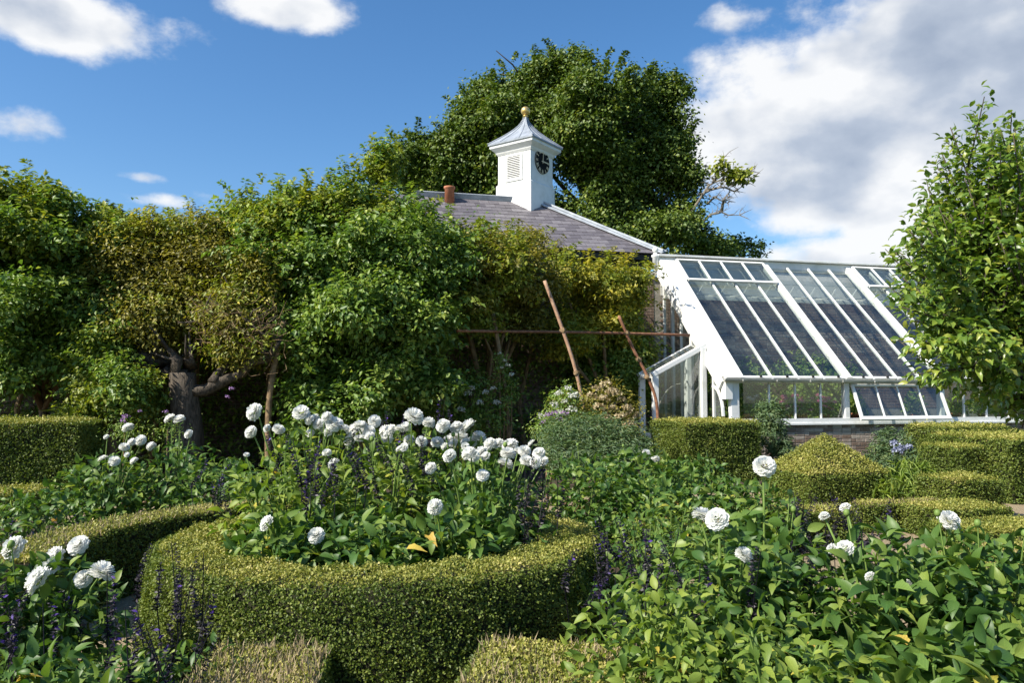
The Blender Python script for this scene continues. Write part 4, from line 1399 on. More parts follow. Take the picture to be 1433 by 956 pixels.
SZ = 0.0175
p, q = ring_pts(92000, 'out')
hedge_leaves(rh, p, q, SZ, 'box')
p, q = ring_pts(6000, 'in')
hedge_leaves(rh, p, q, SZ * 1.2, 'box', 'inner_foliage')
p, q = ring_pts(58000, 'top')
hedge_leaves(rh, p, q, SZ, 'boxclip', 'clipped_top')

# other hedges
c = corner(112, 11.0)
box_hedge('big square box hedge block under the leafy climber', off(c, -3.4, 0), 3.4, 1.4, 1.19, 0.032)
c = corner(52, 10.2)
box_hedge('low box hedge with a bleached clipped top in front of the square block', off(c, -2.6, -0.25), 2.7, 0.75, 0.33, 0.032, twigs=1500)
c = corner(960, 14.0)
box_hedge('oblong box hedge standing before the glasshouse corner post', c, 1.46, 1.56, 1.06, 0.034)
c = corner(1130, 11.0)
box_hedge('pyramid topped box topiary in front of the low brick wall', c, 1.30, 1.15, 0.45, 0.03, name='pyramid_topiary', roof=0.53)
c = corner(1322, 13.4)
box_hedge('highest tier of the stepped box hedges below the glasshouse sill', c, 1.3, 1.0, 1.01, 0.034)
c = corner(1338, 11.6)
box_hedge('second tier down of the stepped box hedges', c, 0.62, 0.8, 0.79, 0.03)
c = corner(1332, 9.9)
box_hedge('middle tier of the stepped box hedges', c, 0.72, 0.7, 0.50, 0.028)
c = corner(1312, 8.5)
box_hedge('fourth tier of the stepped box hedges', c, 0.9, 0.6, 0.335, 0.025)
c = corner(1372, 7.0)
box_hedge('lowest tier of the stepped box hedges', c, 1.5, 0.7, 0.35, 0.024)
c = corner(1200, 9.0)
box_hedge('thin low edging hedge with pale cut top near the pyramid topiary', c, 1.1, 0.22, 0.32, 0.025, twigs=700)
c = corner(1412, 11.3)
box_hedge('shaded box hedge wall closing off the stepped hedges', c, 2.2, 1.6, 0.93, 0.034)
c = corner(1050, 7.8)
box_hedge('low edging hedge behind the black salvias of the near bed', c, 1.15, 0.38, 0.40, 0.026, twigs=500)
c = corner(1375, 4.9)
box_hedge('low edging hedge with straw coloured cut stems beside the big dahlias', c, 1.3, 0.7, 0.50, 0.02, twigs=2200)
c = corner(885, 7.0)
box_hedge('low edging hedge behind the dark salvias at the shaded end of the round hedge', c, 0.85, 0.4, 0.40, 0.024, twigs=900)
box_hedge('low edging hedge with tangled dry stems where two paths meet before the round hedge', (-1.33, 2.75), 0.55, 1.15, 0.345, 0.019, rzl=R(6), twigs=2600, twh=0.085, dens=2.3)
box_hedge('low edging hedge with dry stems touching the lime leaved salvias', (-0.30, 2.75), 0.85, 1.2, 0.38, 0.019, rzl=R(-8), twigs=2400, twh=0.075, dens=2.3)

# the curved hedge at the left of the round one: follows a bent path
cvh = empty('curved_hedge', (-3.2, 6.0, 0), label='low curved box hedge with bristling cut top across the path from the round hedge', cat='hedge')
pth = [V((-3.15, 4.9, 0)), V((-3.28, 5.5, 0)), V((-3.25, 6.1, 0)), V((-3.05, 6.7, 0)), V((-2.65, 7.25, 0)), V((-2.0, 7.6, 0)), V((-1.3, 7.7, 0))]
hh, wv = 0.55, 0.18
cb = MB()
cp_, cn_, tp_, tn_, tws = [], [], [], [], []
for k in range(len(pth) - 1):
    a, b = pth[k], pth[k + 1]
    d = (b - a).normalized()
    s = V((d.y, -d.x, 0))
    cb.add([a - s * (wv - .02), a + s * (wv - .02), b + s * (wv - .02), b - s * (wv - .02)] + [x + V((0, 0, hh - .02)) for x in (a - s * (wv - .02), a + s * (wv - .02), b + s * (wv - .02), b - s * (wv - .02))],
           [(4, 5, 6, 7), (1, 2, 6, 5), (3, 0, 4, 7), (0, 1, 5, 4), (2, 3, 7, 6)])
    n = 6500
    t, z, sg = rng.random(n), rng.random(n) * hh, np.where(rng.random(n) < .6, 1, -1)
    ctr = np.array(a)[None] + t[:, None] * np.array(b - a)[None]
    cp_.append(ctr + sg[:, None] * wv * np.array(s)[None] + np.stack([np.zeros(n), np.zeros(n), z], 1))
    cn_.append(sg[:, None] * np.array(s)[None])
    n = 3500
    t, u = rng.random(n), rng.uniform(-1, 1, n)
    ctr = np.array(a)[None] + t[:, None] * np.array(b - a)[None] + u[:, None] * wv * np.array(s)[None]
    tp_.append(ctr + np.array([0, 0, hh]))
    tn_.append(np.tile([0, 0, 1.0], (n, 1)))
    tws.append((ctr + np.array([0, 0, hh - 0.02]))[:400])
cb.add([tuple(v) for v in []], []) if False else None
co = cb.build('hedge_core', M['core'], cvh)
co.matrix_basis = Matrix.Translation(-cvh.location)
hedge_leaves(cvh, np.concatenate(cp_), np.concatenate(cn_), 0.022, 'box')
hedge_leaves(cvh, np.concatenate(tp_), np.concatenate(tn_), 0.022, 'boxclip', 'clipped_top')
twig_tops(cvh, np.concatenate(tws), 0.07)

# ------------------------------------------------------------------ dahlias, salvias


def leaf_shape(wid, serr, curl, fold, n=7):
    """one leaf, unit length along +y, folded along its midrib and curling down to the tip"""
    mb = MB()
    rows = []
    for i in range(n + 1):
        t = i / n
        w = wid * (math.sin(math.pi * t ** 0.72) ** 0.9) * (1 + (serr if i % 2 else -serr)) if 0 < i < n else 0.012
        z = -curl * t * t + 0.05 * math.sin(t * 3)
        rows.append((t, w, z))
    vs = []
    for t, w, z in rows:
        vs += [(-w / 2, t - 0.04 * (w > .05), z + fold * w), (0, t, z), (w / 2, t - 0.04 * (w > .05), z + fold * w)]
    fs = []
    for i in range(n):
        a, b = 3 * i, 3 * i + 3
        fs += [(a, a + 1, b + 1, b), (a + 1, a + 2, b + 2, b + 1)]
    mb.add(vs, fs)
    return mb.mesh('leaf', smooth=True)


def leaf_set(mat, wid, k=6, serr=0.12):
    r = []
    for i in range(k):
        me = leaf_shape(wid * random.uniform(.85, 1.15), serr, random.uniform(.12, .55), random.uniform(.12, .4))
        me.materials.append(mat)
        r.append(me)
    return r


LEAF = {'dahlia': leaf_set(M['dahlia'], 0.52), 'lime': leaf_set(M['lime'], 0.50, serr=0.07), 'pear': leaf_set(M['pear'], 0.55, serr=0.02)}
FILL = {'dahlia': M['dahliafill'], 'lime': M['limefill']}


def head_mesh(full=1.0, open_=0.0):
    """a decorative dahlia head of unit radius, facing +z"""
    n = int(120 * full)
    i = np.arange(n) + 0.5
    cosm = 1 - i / n * (1.62 - open_)
    ph = i * 2.39996
    sn = np.sqrt(np.maximum(0, 1 - cosm ** 2))
    d = np.stack([sn * np.cos(ph), sn * np.sin(ph), cosm], 1)
    d = nrm(d + rng.normal(size=d.shape) * 0.06)
    rr = 0.90 + 0.14 * rng.random(n)
    inner = 0.42
    pos = d * inner
    axis = np.array([0, 0, 1.0])
    Nn = nrm(axis[None] - d * (d @ axis)[:, None] + d * 0.05 + 1e-4)
    T = (np.array([(-.32, 0, 0), (.32, 0, 0), (-.5, .6, .06), (.5, .6, .06), (-.34, .9, .02), (.34, .9, .02), (0, 1, -.05), (0, .6, -.06), (0, .9, -.06)]),
         [(0, 1, 7), (0, 7, 2), (1, 3, 7), (2, 7, 8), (2, 8, 4), (7, 3, 5), (7, 5, 8), (4, 8, 6), (8, 5, 6)])
    w = 0.40 * (0.55 + 0.6 * sn)
    me = leaves_mesh('flower_head', pos, d, Nn, rr - inner, w, rng.random(n), T)
    # the ball under the petals
    me.materials.append(M['white'])
    return me


HEADS = [head_mesh(), head_mesh(1.15), head_mesh(0.9, 0.25), head_mesh(0.75, 0.5)]
bud = MB().ball((0, 0, 0), 0.016, 10, 6, 1.2)
BUD = bud.mesh('bud', True)
BUD.materials.append(M['stem'])


def put_leaf(parent, mats, p, d, up, L):
    d = d.normalized()
    x = d.cross(up)
    if x.length < 1e-3:
        x = V((1, 0, 0))
    x.normalize()
    z = x.cross(d)
    m = Matrix(((x.x, d.x, z.x, p.x), (x.y, d.y, z.y, p.y), (x.z, d.z, z.z, p.z), (0, 0, 0, 1)))
    o = link('leaf', random.choice(mats), parent)
    o.matrix_basis = m @ Matrix.Diagonal((L, L, L, 1))
    return o


def plant(name, label, cat, base, h, spread, n_leaf, Ls, kind='dahlia', flowers=(), group=None, n_stem=7, fill=900, buds=1, lean=(0, 0), zlow=0.2):
    """a bushy plant: branching stems with opposite leaves, flower heads on long stalks at the points given"""
    root = empty(name, (base[0], base[1], 0), label=label, cat=cat, group=group)
    mats = LEAF[kind]
    per = max(2, int(n_leaf / n_stem))
    for s in range(n_stem):
        a = 2 * math.pi * s / n_stem + random.uniform(-.35, .35)
        rr = spread * (0.9 if s % 3 else 0.35) * random.uniform(.7, 1.05)
        hh = h * random.uniform(.85, 1.0) * (1 - 0.22 * (rr / spread) ** 2)
        tip = V((math.cos(a) * rr + lean[0] * hh, math.sin(a) * rr + lean[1] * hh, hh))
        ctl = V((tip.x * 0.35, tip.y * 0.35, hh * 0.62))
        pts = [((1 - t) ** 2) * V((0, 0, 0)) + 2 * t * (1 - t) * ctl + t * t * tip for t in np.linspace(0, 1, 7)]
        MB().tube(pts, [0.009, 0.008, 0.008, 0.007, 0.006, 0.005, 0.004], 5).build('stem', M['stem'], root)
        for k in range(per):
            t = zlow + (1.0 - zlow) * ((k // 2) + 0.5 + random.uniform(-.3, .3)) / math.ceil(per / 2)
            t = min(t, 1.0)
            p = ((1 - t) ** 2) * V((0, 0, 0)) + 2 * t * (1 - t) * ctl + t * t * tip
            az = (k // 2) * 1.57 + s * 1.1 + (math.pi if k % 2 else 0) + random.uniform(-.5, .5)
            outw = V((math.cos(az), math.sin(az), 0))
            d = outw + V((tip.x, tip.y, 0)) * 0.6 + V((0, 0, random.uniform(-.35, .45) + 0.5 * (t - .5)))
            L = Ls * random.uniform(.65, 1.15) * (1.1 - 0.45 * max(0, t - .6) / .4)
            d.normalize()
            pt = p + d * L * 0.25
            up = V((0, 0, 1)) + V((random.uniform(-.5, .5), random.uniform(-.6, .3), 0))
            put_leaf(root, mats, pt, d, up, L)
    if fill:
        u = rdir(fill)
        r = rng.random(fill) ** 0.32
        pos = u * r[:, None] * np.array([spread * 1.12, spread * 1.12, h * 0.53]) + np.array([lean[0] * h * .5, lean[1] * h * .5, h * 0.5])
        D = rng.normal(size=(fill, 3)) + u
        D[:, 2] -= .3
        Nn = nrm(rng.normal(size=(fill, 3)) * .5 + np.array([0, 0, 1]))
        L = Ls * 0.75 * rng.uniform(.5, 1.15, fill)
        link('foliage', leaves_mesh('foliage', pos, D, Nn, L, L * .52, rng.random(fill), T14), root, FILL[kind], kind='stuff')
    for fi, (fp, fr) in enumerate(flowers):
        fp = V(fp) - root.location
        st0 = V((fp.x * 0.55, fp.y * 0.55, max(0.1, min(h * 0.6, fp.z * .6))))
        face = V((-.25 + random.uniform(-.7, .7), -.45 + random.uniform(-.5, .6), .7 + random.uniform(-.3, .2))).normalized()
        MB().tube([st0, st0.lerp(fp, .6) + V((0, 0, .04)), fp - face * fr * .45], [0.007, 0.006, 0.005], 6).build('flower_stem', M['stem'], root)
        o = link('flower_head', random.choice(HEADS) if fr > 0.04 else HEADS[3], root)
        o.matrix_basis = Matrix.Translation(fp) @ face.to_track_quat('Z', 'Y').to_matrix().to_4x4() @ Matrix.Rotation(random.random() * 6, 4, 'Z') @ Matrix.Diagonal((fr * random.uniform(.93, 1.05), fr, fr * random.uniform(.72, .98), 1))
    for k in range(buds):
        a = random.random() * 6.28
        t = V((math.cos(a) * spread * .5, math.sin(a) * spread * .5, h * random.uniform(1.0, 1.12)))
        MB().tube([V((t.x * .7, t.y * .7, h * .6)), t], [0.004, 0.003], 5).build('bud_stem', M['stem'], root)
        o = link('bud', BUD, root)
        o.location = t
    return root


def fl(px, py, rpx, Y, k_=1.03):
    return (P(px, py, Y), rpx * Y / F * k_)


mid_fl = [(356.5, 577, 12), (421.5, 579, 11), (440, 588, 9), (458, 584, 7), (453.5, 597, 9), (468, 594, 10), (390, 601, 8), (351, 605, 9), (374, 600, 6), (481, 601, 7), (494, 603, 9), (504, 596, 10), (517, 603, 7), (511, 612, 6),
          (524, 590, 8), (547.5, 602, 8), (542, 614, 8), (559, 600, 6), (457.5, 635, 7), (467, 650, 9), (345, 637, 4), (579, 584, 12), (567.6, 598.5, 8), (600, 592, 8), (620, 596, 9), (639, 598.5, 9), (655.6, 598.5, 11), (642, 612, 13),
          (670.6, 612, 9), (660.6, 618.6, 9), (634, 624, 9), (612, 620, 9), (572.6, 617, 8), (559, 628.7, 5), (629, 638, 10), (657, 635.5, 10), (674, 633.7, 9), (686, 622, 8), (697.5, 622, 9), (714, 623.7, 12), (711, 635, 10),
          (707.5, 649.7, 10), (734, 632, 9), (736, 646, 8), (750, 647, 8), (754, 635, 8), (603, 655.5, 8.5), (675.6, 665.5, 8), (609, 710, 11), (374, 733, 11), (443, 750, 11)]
for q_ in range(30):
    x_ = random.uniform(425, 765)
    mid_fl.append((x_, 597 + (x_ - 430) * 0.125 + random.gauss(0, 9), random.uniform(5, 8.5)))
cen = [  # dx, dy (from the centre), height, spread, label
    (-0.62, 0.55, 1.22, 0.42, 'lime', 'back row dahlia in the round bed under the biggest solitary bloom'),
    (0.00, 0.70, 1.20, 0.42, 'lime', 'back row dahlia in the round bed crowded with small white blooms'),
    (0.58, 0.55, 1.12, 0.42, 'dahlia', 'back row dahlia in the round bed carrying the densest cluster of white blooms'),
    (-0.72, -0.02, 1.10, 0.40, 'lime', 'yellowish dahlia filling the sunny flank of the round bed'),
    (-0.05, 0.05, 1.12, 0.42, 'lime', 'dahlia in the heart of the round bed behind dark salvia spikes'),
    (0.66, -0.02, 1.02, 0.40, 'dahlia', 'dahlia on the shaded flank of the round bed with drooping white cluster'),
    (-0.50, -0.55, 0.88, 0.38, 'dahlia', 'front dahlia of the round bed with a low bloom resting against the clipped rim'),
    (0.02, -0.66, 0.86, 0.40, 'dahlia', 'front dahlia of the round bed with big leaves over the middle of the rim'),
    (0.52, -0.52, 0.88, 0.38, 'dahlia', 'front dahlia of the round bed with dark leaves nearest the lime salvias')]
asg = {i: [] for i in range(9)}
for px, py, r in mid_fl:
    if py < 626:
        Y = random.uniform(5.7, 6.1)
        row = 0
    elif py < 672:
        Y = random.uniform(5.1, 5.45)
        row = 3
    else:
        Y = 4.62
        row = 6
    x = (px - CX) / F * Y - CC.x
    k = row + (0 if x < -0.3 else 1 if x < 0.3 else 2)
    asg[k].append(fl(px, py, r, Y, 1.18 * random.uniform(.88, 1.08)))
for k, (dx, dy, h, sp, kind, lab) in enumerate(cen):
    plant('dahlia_plant', lab, 'dahlia', (CC.x + dx, CC.y + dy), h * (1.1 if k < 6 else 1.0), sp, 200, 0.125 if k < 6 else 0.15, kind, asg[k], 'white dahlias in the round bed', 9, 1000, 1)

# near right: big leaved dahlias and lime leaved salvias
NR = 'dahlias and salvias in the near bed'
plant('dahlia_plant', 'tall dahlia behind the near bed with one bloom above all the others', 'dahlia', (1.35, 4.30), 0.94, 0.38, 120, 0.14, 'dahlia', [fl(1069.4, 653.8, 16, 4.3)], NR, 7, 1000, 2)
plant('dahlia_plant', 'near bed dahlia with a double white bloom like a pair of balls', 'dahlia', (1.05, 3.85), 0.92, 0.36, 120, 0.13, 'dahlia', [fl(983.7, 722, 16, 3.9), fl(1004, 728, 17.5, 3.82), fl(1041, 777, 13, 3.7)], NR, 7, 1000, 1)
plant('dahlia_plant', 'near bed dahlia with ragged half open white blooms in its middle', 'dahlia', (1.80, 3.75), 0.92, 0.42, 150, 0.15, 'dahlia', [fl(1183, 769, 13, 3.8), fl(1165, 769, 8, 3.75), fl(1218, 808, 8, 3.6), fl(1154, 724, 8, 4.1), fl(1183, 711, 8, 4.2)], NR, 8, 1000, 2)
plant('dahlia_plant', 'near bed dahlia nearest the straw topped edging with a single flat bloom', 'dahlia', (2.35, 3.95), 0.90, 0.42, 140, 0.15, 'dahlia', [fl(1327, 730, 15, 4.1), fl(1268.6, 818, 8, 3.7)], NR, 8, 1000, 4)
plant('dahlia_plant', 'low broad dahlia with the largest grey green leaves at the bottom of the near bed', 'dahlia', (1.62, 3.0), 0.66, 0.46, 150, 0.185, 'dahlia', [], NR, 9, 1000, 0)
plant('dahlia_plant', 'low dahlia with shiny serrated leaves in the bottom corner beside the broad one', 'dahlia', (2.2, 3.15), 0.68, 0.44, 130, 0.175, 'dahlia', [], NR, 8, 1000, 0)
plant('salvia_plant', 'lime leaved salvia with some yellowing leaves spilling to the bottom of the view', 'salvia', (0.98, 2.95), 0.74, 0.42, 190, 0.10, 'lime', [], NR, 10, 1000, 0)
plant('salvia_plant', 'lime leaved salvia bush against the shaded side of the round hedge', 'salvia', (0.62, 3.35), 0.80, 0.38, 180, 0.095, 'lime', [], NR, 10, 1000, 0)
plant('salvia_plant', 'leafy dark salvia in the gap between the round hedge and the low edging', 'salvia', (0.85, 5.15), 0.78, 0.36, 90, 0.085, 'dahlia', [], NR, 8, 700, 0)
plant('salvia_plant', 'leafy dark salvia below the drooping cluster outside the round hedge', 'salvia', (1.15, 5.75), 0.80, 0.38, 90, 0.085, 'lime', [], NR, 8, 700, 0)
# near left
NL = 'dahlias and salvias across the path'
plant('dahlia_plant', 'dahlia at the picture edge with a round bloom above dark leaves', 'dahlia', (-2.62, 3.75), 0.84, 0.32, 90, 0.12, 'dahlia', [fl(20.7, 768, 18, 3.9), fl(56, 813.5, 21, 3.6)], NL, 7, 900, 1)
plant('dahlia_plant', 'dahlia with a stack of three blooms and two more beside the curved hedge', 'dahlia', (-2.25, 3.85), 0.80, 0.32, 100, 0.12, 'dahlia', [fl(76.6, 779.5, 15, 3.95), fl(70, 794, 13, 3.85), fl(110, 764, 15, 4.0), fl(142, 801.5, 17, 3.8), fl(117, 810.6, 13, 3.85)], NL, 7, 900, 1)
plant('dahlia_plant', 'flowerless leafy dahlia low in the corner beneath the dark salvias', 'dahlia', (-1.85, 3.0), 0.58, 0.40, 130, 0.11, 'dahlia', [], NL, 8, 900, 0)
plant('salvia_plant', 'dark leaved salvia bush beside the sunny flank of the round hedge', 'salvia', (-1.72, 3.45), 0.46, 0.30, 110, 0.085, 'dahlia', [], NL, 8, 900, 0)
# middle left bed
ML = 'dahlias in the bed behind the curved hedge'
plant('dahlia_plant', 'dahlia with a loose bunch of small blooms in front of the square hedge block', 'dahlia', (-4.15, 8.0), 0.95, 0.5, 110, 0.14, 'dahlia', [fl(179, 598.6, 8.5, 8.2), fl(149, 612, 4, 8), fl(197, 616.5, 8, 8.1), fl(184.5, 619, 6, 8), fl(174, 626, 7.5, 7.9), fl(160, 645.7, 8, 7.8), fl(188, 645.7, 6.5, 7.7), fl(144, 643, 7, 7.9), fl(178, 637, 4, 7.8)], ML, 8, 900, 3)
plant('dahlia_plant', 'dahlia with twin round blooms in front of the gnarled trunk', 'dahlia', (-3.5, 8.3), 1.05, 0.5, 110, 0.14, 'dahlia', [fl(212, 625, 7, 8), fl(238, 586.4, 8.5, 8.2), fl(251, 588, 8.5, 8.2), fl(264, 607.6, 7, 8.2)], ML, 8, 900, 2)
plant('dahlia_plant', 'flowerless bushy dahlia touching the back of the round hedge', 'dahlia', (-2.95, 8.0), 0.92, 0.48, 100, 0.13, 'dahlia', [], ML, 8, 900, 0)
plant('dahlia_plant', 'low leafy dahlia sprawling over the curved hedge', 'dahlia', (-4.3, 7.0), 0.72, 0.5, 100, 0.13, 'dahlia', [], ML, 8, 900, 0)
# middle right bed
MR = 'leafy dahlias behind the round hedge'
for k, (x, y, h, lab, f) in enumerate([(0.75, 7.8, 0.98, 'leafy dahlia just behind the drooping white cluster of the round bed', []), (1.35, 8.4, 0.98, 'leafy dahlia with two small blooms next to the cold frame foot', [fl(905, 635, 7, 8.6), fl(917, 643, 7, 8.4)]),
                                       (1.95, 8.5, 0.90, 'leafy dahlia growing in front of the oblong hedge', []), (2.35, 7.9, 0.70, 'short leafy dahlia between the oblong hedge and the near bed', []), (1.35, 7.4, 0.75, 'dark leafy dahlia at the front of the bed behind the round hedge', [])]):
    plant('dahlia_plant', lab, 'dahlia', (x, y), h, 0.5, 84, 0.15, 'dahlia', f, MR, 8, 900, 1)


# dark salvia spikes
def spike_mesh(ln, violet):
    n = int(ln / 0.024)
    i = np.repeat(np.arange(n), 11)
    m = len(i)
    th = rng.random(m) * 6.28
    z = (i + rng.uniform(-.3, .3, m)) * 0.024
    taper = 1 - 0.6 * z / ln
    D = np.stack([np.cos(th), np.sin(th), rng.uniform(-.5, .6, m)], 1)
    pos = np.stack([0.13 * ln * np.sin(z / ln * 2.6), np.zeros(m), z], 1)
    keep = rng.random(m) < 0.8
    cal = leaves_mesh('flower_spike', pos[keep], D[keep], nrm(rng.normal(size=(keep.sum(), 3)) + np.array([0, 0, .6])), (0.032 * taper)[keep], (0.012 * taper)[keep], rng.random(keep.sum()), TL)
    cal.materials.append(M['calyx'])
    k = rng.random(m) < violet
    flo = None
    if k.sum() > 2:
        flo = leaves_mesh('florets', pos[k], D[k], nrm(rng.normal(size=(k.sum(), 3))), 0.026, 0.012, rng.random(k.sum()), TL)
        flo.materials.append(M['violet'])
    return cal, flo


SPK = [spike_mesh(0.36, 0.0), spike_mesh(0.28, 0.015), spike_mesh(0.42, 0.0), spike_mesh(0.32, 0.10)]


def salvia(label, spots, group='dark flowered salvias', vio=None):
    """spots: (px, py of the tip, Y)"""
    b = P(spots[0][0], spots[0][1], spots[0][2])
    root = empty('salvia_plant', (b.x, b.y, 0), label=label, cat='salvia', group=group)
    for i, (px, py, Y) in enumerate(spots):
        tip = P(px, py, Y) - root.location
        cal, flo = SPK[(i + (3 if vio and i % 2 == 0 else 0)) % 4] if vio else SPK[i % 3]
        ln = max(v.co.z for v in cal.vertices)
        d = V((random.uniform(-.5, .5), random.uniform(-.35, .35), 1)).normalized()
        p0 = tip - d * ln
        MB().tube([V((p0.x * .6, p0.y * .6, 0.0)), V((p0.x * .85, p0.y * .85, p0.z * .55)), p0, tip], [0.005, 0.004, 0.003, 0.002], 4).build('stem', M['calyx'], root)
        o = link('flower_spike', cal, root)
        o.matrix_basis = Matrix.Translation(p0) @ d.to_track_quat('Z', 'Y').to_matrix().to_4x4() @ Matrix.Rotation(random.random() * 6, 4, 'Z')
        if flo:
            q = link('florets', flo, o, kind='stuff')
    n = 160
    hh = max(0.25, b.z - 0.35)
    u = rdir(n)
    pos = u * np.array([.28, .28, hh * .45]) * (rng.random((n, 1)) ** .4) + np.array([0, 0, hh * .5])
    link('foliage', leaves_mesh('foliage', pos, rng.normal(size=(n, 3)) + u, nrm(rng.normal(size=(n, 3)) * .5 + np.array([0, 0, 1])), 0.075, 0.035, rng.random(n), T8), root, M['dahliafill'], kind='stuff')
    return root


salvia('dark salvia with violet lips in the corner under the round white bloom', [(18, 850, 3.4), (40, 830, 3.5), (8, 815, 3.6), (60, 845, 3.4), (30, 880, 3.2), (75, 830, 3.7)], vio=True)
salvia('salvia with purple black spikes below the stack of three blooms', [(175, 850, 3.3), (165, 870, 3.2), (190, 865, 3.3), (150, 800, 3.7), (205, 880, 3.3)], vio=True)
salvia('salvia of arching near black spikes leaning on the sunny side of the round hedge', [(285, 775, 3.75), (295, 830, 3.6), (270, 810, 3.7), (240, 760, 4.1), (225, 790, 4.0), (300, 870, 3.5), (215, 765, 4.3), (255, 800, 3.8)])
salvia('dark salvia tuft poking up behind the sunny rim of the round hedge', [(310, 660, 7.0), (320, 680, 6.9), (300, 672, 7.1), (285, 640, 7.4), (325, 650, 7.0)], vio=True)
salvia('dark salvia spikes rising through the heart of the round bed', [(440, 625, 5.0), (425, 620, 5.0), (455, 640, 4.95), (470, 640, 5.0), (410, 615, 5.1), (480, 625, 5.0), (490, 635, 5.0), (450, 615, 5.2), (445, 650, 4.85)], vio=True)
salvia('dark salvia spikes among the small white blooms at the back of the round bed', [(500, 600, 5.3), (530, 612, 5.3), (515, 622, 5.2), (548, 625, 5.2), (562, 605, 5.4), (585, 610, 5.3), (600, 600, 5.4), (375, 605, 5.4), (400, 608, 5.3)])
salvia('dark salvia spikes around the drooping cluster at the shaded end of the round bed', [(745, 640, 5.1), (760, 650, 5.2), (770, 655, 5.3), (735, 655, 5.0), (780, 670, 5.3), (755, 680, 5.1), (765, 665, 5.2)])
salvia('tall violet salvia standing behind the white blooms before the shaded wall', [(622, 558, 6.6), (628, 572, 6.6), (545, 575, 6.7), (565, 580, 6.7), (535, 588, 6.6), (616, 580, 6.6)], vio=True)
salvia('dark salvia leaning over the shaded rim of the round hedge', [(835, 720, 4.6), (850, 745, 4.4), (828, 750, 4.4), (860, 725, 4.5), (845, 785, 4.2), (870, 755, 4.3), (815, 770, 4.3), (838, 800, 4.1)], vio=True)
salvia('dark salvia spikes standing above the lime leaved salvias', [(925, 755, 3.6), (905, 740, 3.8), (885, 730, 4.0), (950, 745, 3.8), (980, 790, 3.5), (895, 765, 3.7), (1065, 770, 3.5)])
salvia('black salvia spikes between the double bloom and the ragged blooms', [(1110, 690, 4.6), (1125, 700, 4.5), (1100, 705, 4.5), (1090, 720, 4.4), (1140, 770, 4.0), (1155, 745, 4.1), (1130, 720, 4.4)])
salvia('black salvia spikes in front of the pyramid topiary', [(1170, 700, 5.0), (1160, 690, 5.2), (1180, 712, 4.9), (1150, 700, 5.1), (1240, 710, 4.6), (1230, 725, 4.5), (1190, 695, 5.1), (1250, 700, 4.7), (1140, 695, 5.2)])
salvia('dark salvia haze over the low bed before the square hedge block', [(40, 740, 6.4), (60, 720, 6.8), (25, 720, 6.8), (80, 745, 6.2), (10, 745, 6.3), (110, 735, 6.2), (95, 715, 6.9), (120, 640, 8.6), (135, 645, 8.4)], vio=True)

# ------------------------------------------------------------------ shrubs and perennials at the foot of the wall


def flower_ball(mat, r, n, L):
    u = rdir(n)
    u[:, 2] = np.abs(u[:, 2]) * 0.8
    me = leaves_mesh('flower_cluster', u * r * rng.uniform(.8, 1, (n, 1)), rng.normal(size=(n, 3)), nrm(u + rng.normal(size=u.shape) * .3), L, L * .8, rng.random(n), T4)
    me.materials.append(M[mat])
    return me


def shrub(name, label, cat, blobs, mat, n, L, W, fl_mat=None, spots=(), fr=0.09, fn=60, fL=0.035, per=14, cr=0.09, T=T4, **k):
    bl = [pblob(*b) for b in blobs]
    c0 = V(bl[0][0])
    root = empty(name, (c0.x, c0.y, 0), label=label, cat=cat)
    t = MB()
    for c, r in bl:
        c = V(c)
        t.tube(local(root, [V((c0.x, c0.y, 0)), V((c.x, c.y, c.z * .5)), c]), [0.02, 0.015, 0.008], 5)
    t.build('stem', M['vinewood'], root)
    cloud_part('foliage', root, M[mat], bl, n, per, cr, L, W, T, **k)
    if fl_mat:
        me = flower_ball(fl_mat, fr, fn, fL)
        for px, py, Y in spots:
            o = link('flower_cluster', me, root)
            o.location = P(px, py, Y) - root.location
            s = random.uniform(.7, 1.25)
            o.scale = (s, s, s)
            o.rotation_euler = (random.uniform(-.3, .3), random.uniform(-.3, .3), random.random() * 6)
    return root


shrub('white_hydrangea', 'shade grown shrub with loose white flower heads behind the tall violet salvia', 'shrub',
      [(620, 560, 14.6, 30, 34, .5), (660, 555, 14.8, 35, 36, .5), (690, 580, 14.8, 28, 32, .4), (640, 595, 14.4, 40, 30, .4)], 'green', 260, 0.07, 0.5, 'cream',
      [(a_, b_, 14.1) for a_, b_ in ((612, 547), (628, 535), (640, 538), (660, 545), (625, 560), (680, 550), (690, 545), (672, 565), (645, 575), (695, 565), (655, 552))], 0.085, 60, 0.035)
shrub('hoop_rose', 'thin climbing rose with small white flowers twined up the dark hoop', 'climber', [(700, 505, 14.6, 9, 14, .12), (706, 530, 14.6, 11, 18, .14), (710, 560, 14.6, 9, 18, .12), (716, 540, 14.6, 8, 12, .1)], 'green', 75, 0.055, 0.5, 'cream',
      [(699, 495, 14.45), (706, 505, 14.45), (702, 515, 14.45), (711, 512, 14.45), (716, 525, 14.45)], 0.05, 40, 0.03, cr=0.06)
shrub('faded_hydrangea', 'shrub of faded cream and tan flower heads behind the tall grey green spurge', 'shrub',
      [(850, 570, 13.6, 36, 36, .5), (875, 590, 13.5, 22, 30, .4), (800, 575, 13.7, 25, 30, .4), (825, 595, 13.3, 40, 25, .4)], 'brown', 260, 0.06, 0.5, 'tan',
      [(835, 545, 13.1), (848, 540, 13.2), (860, 552, 13.1), (870, 560, 13.1), (845, 560, 13), (858, 572, 13), (878, 572, 13.1), (868, 585, 13), (850, 588, 12.9), (880, 595, 13), (862, 600, 12.9), (838, 572, 13), (828, 556, 13.1), (872, 608, 12.9), (885, 582, 13.2), (842, 600, 12.9), (855, 548, 13.1)], 0.10, 80, 0.04)
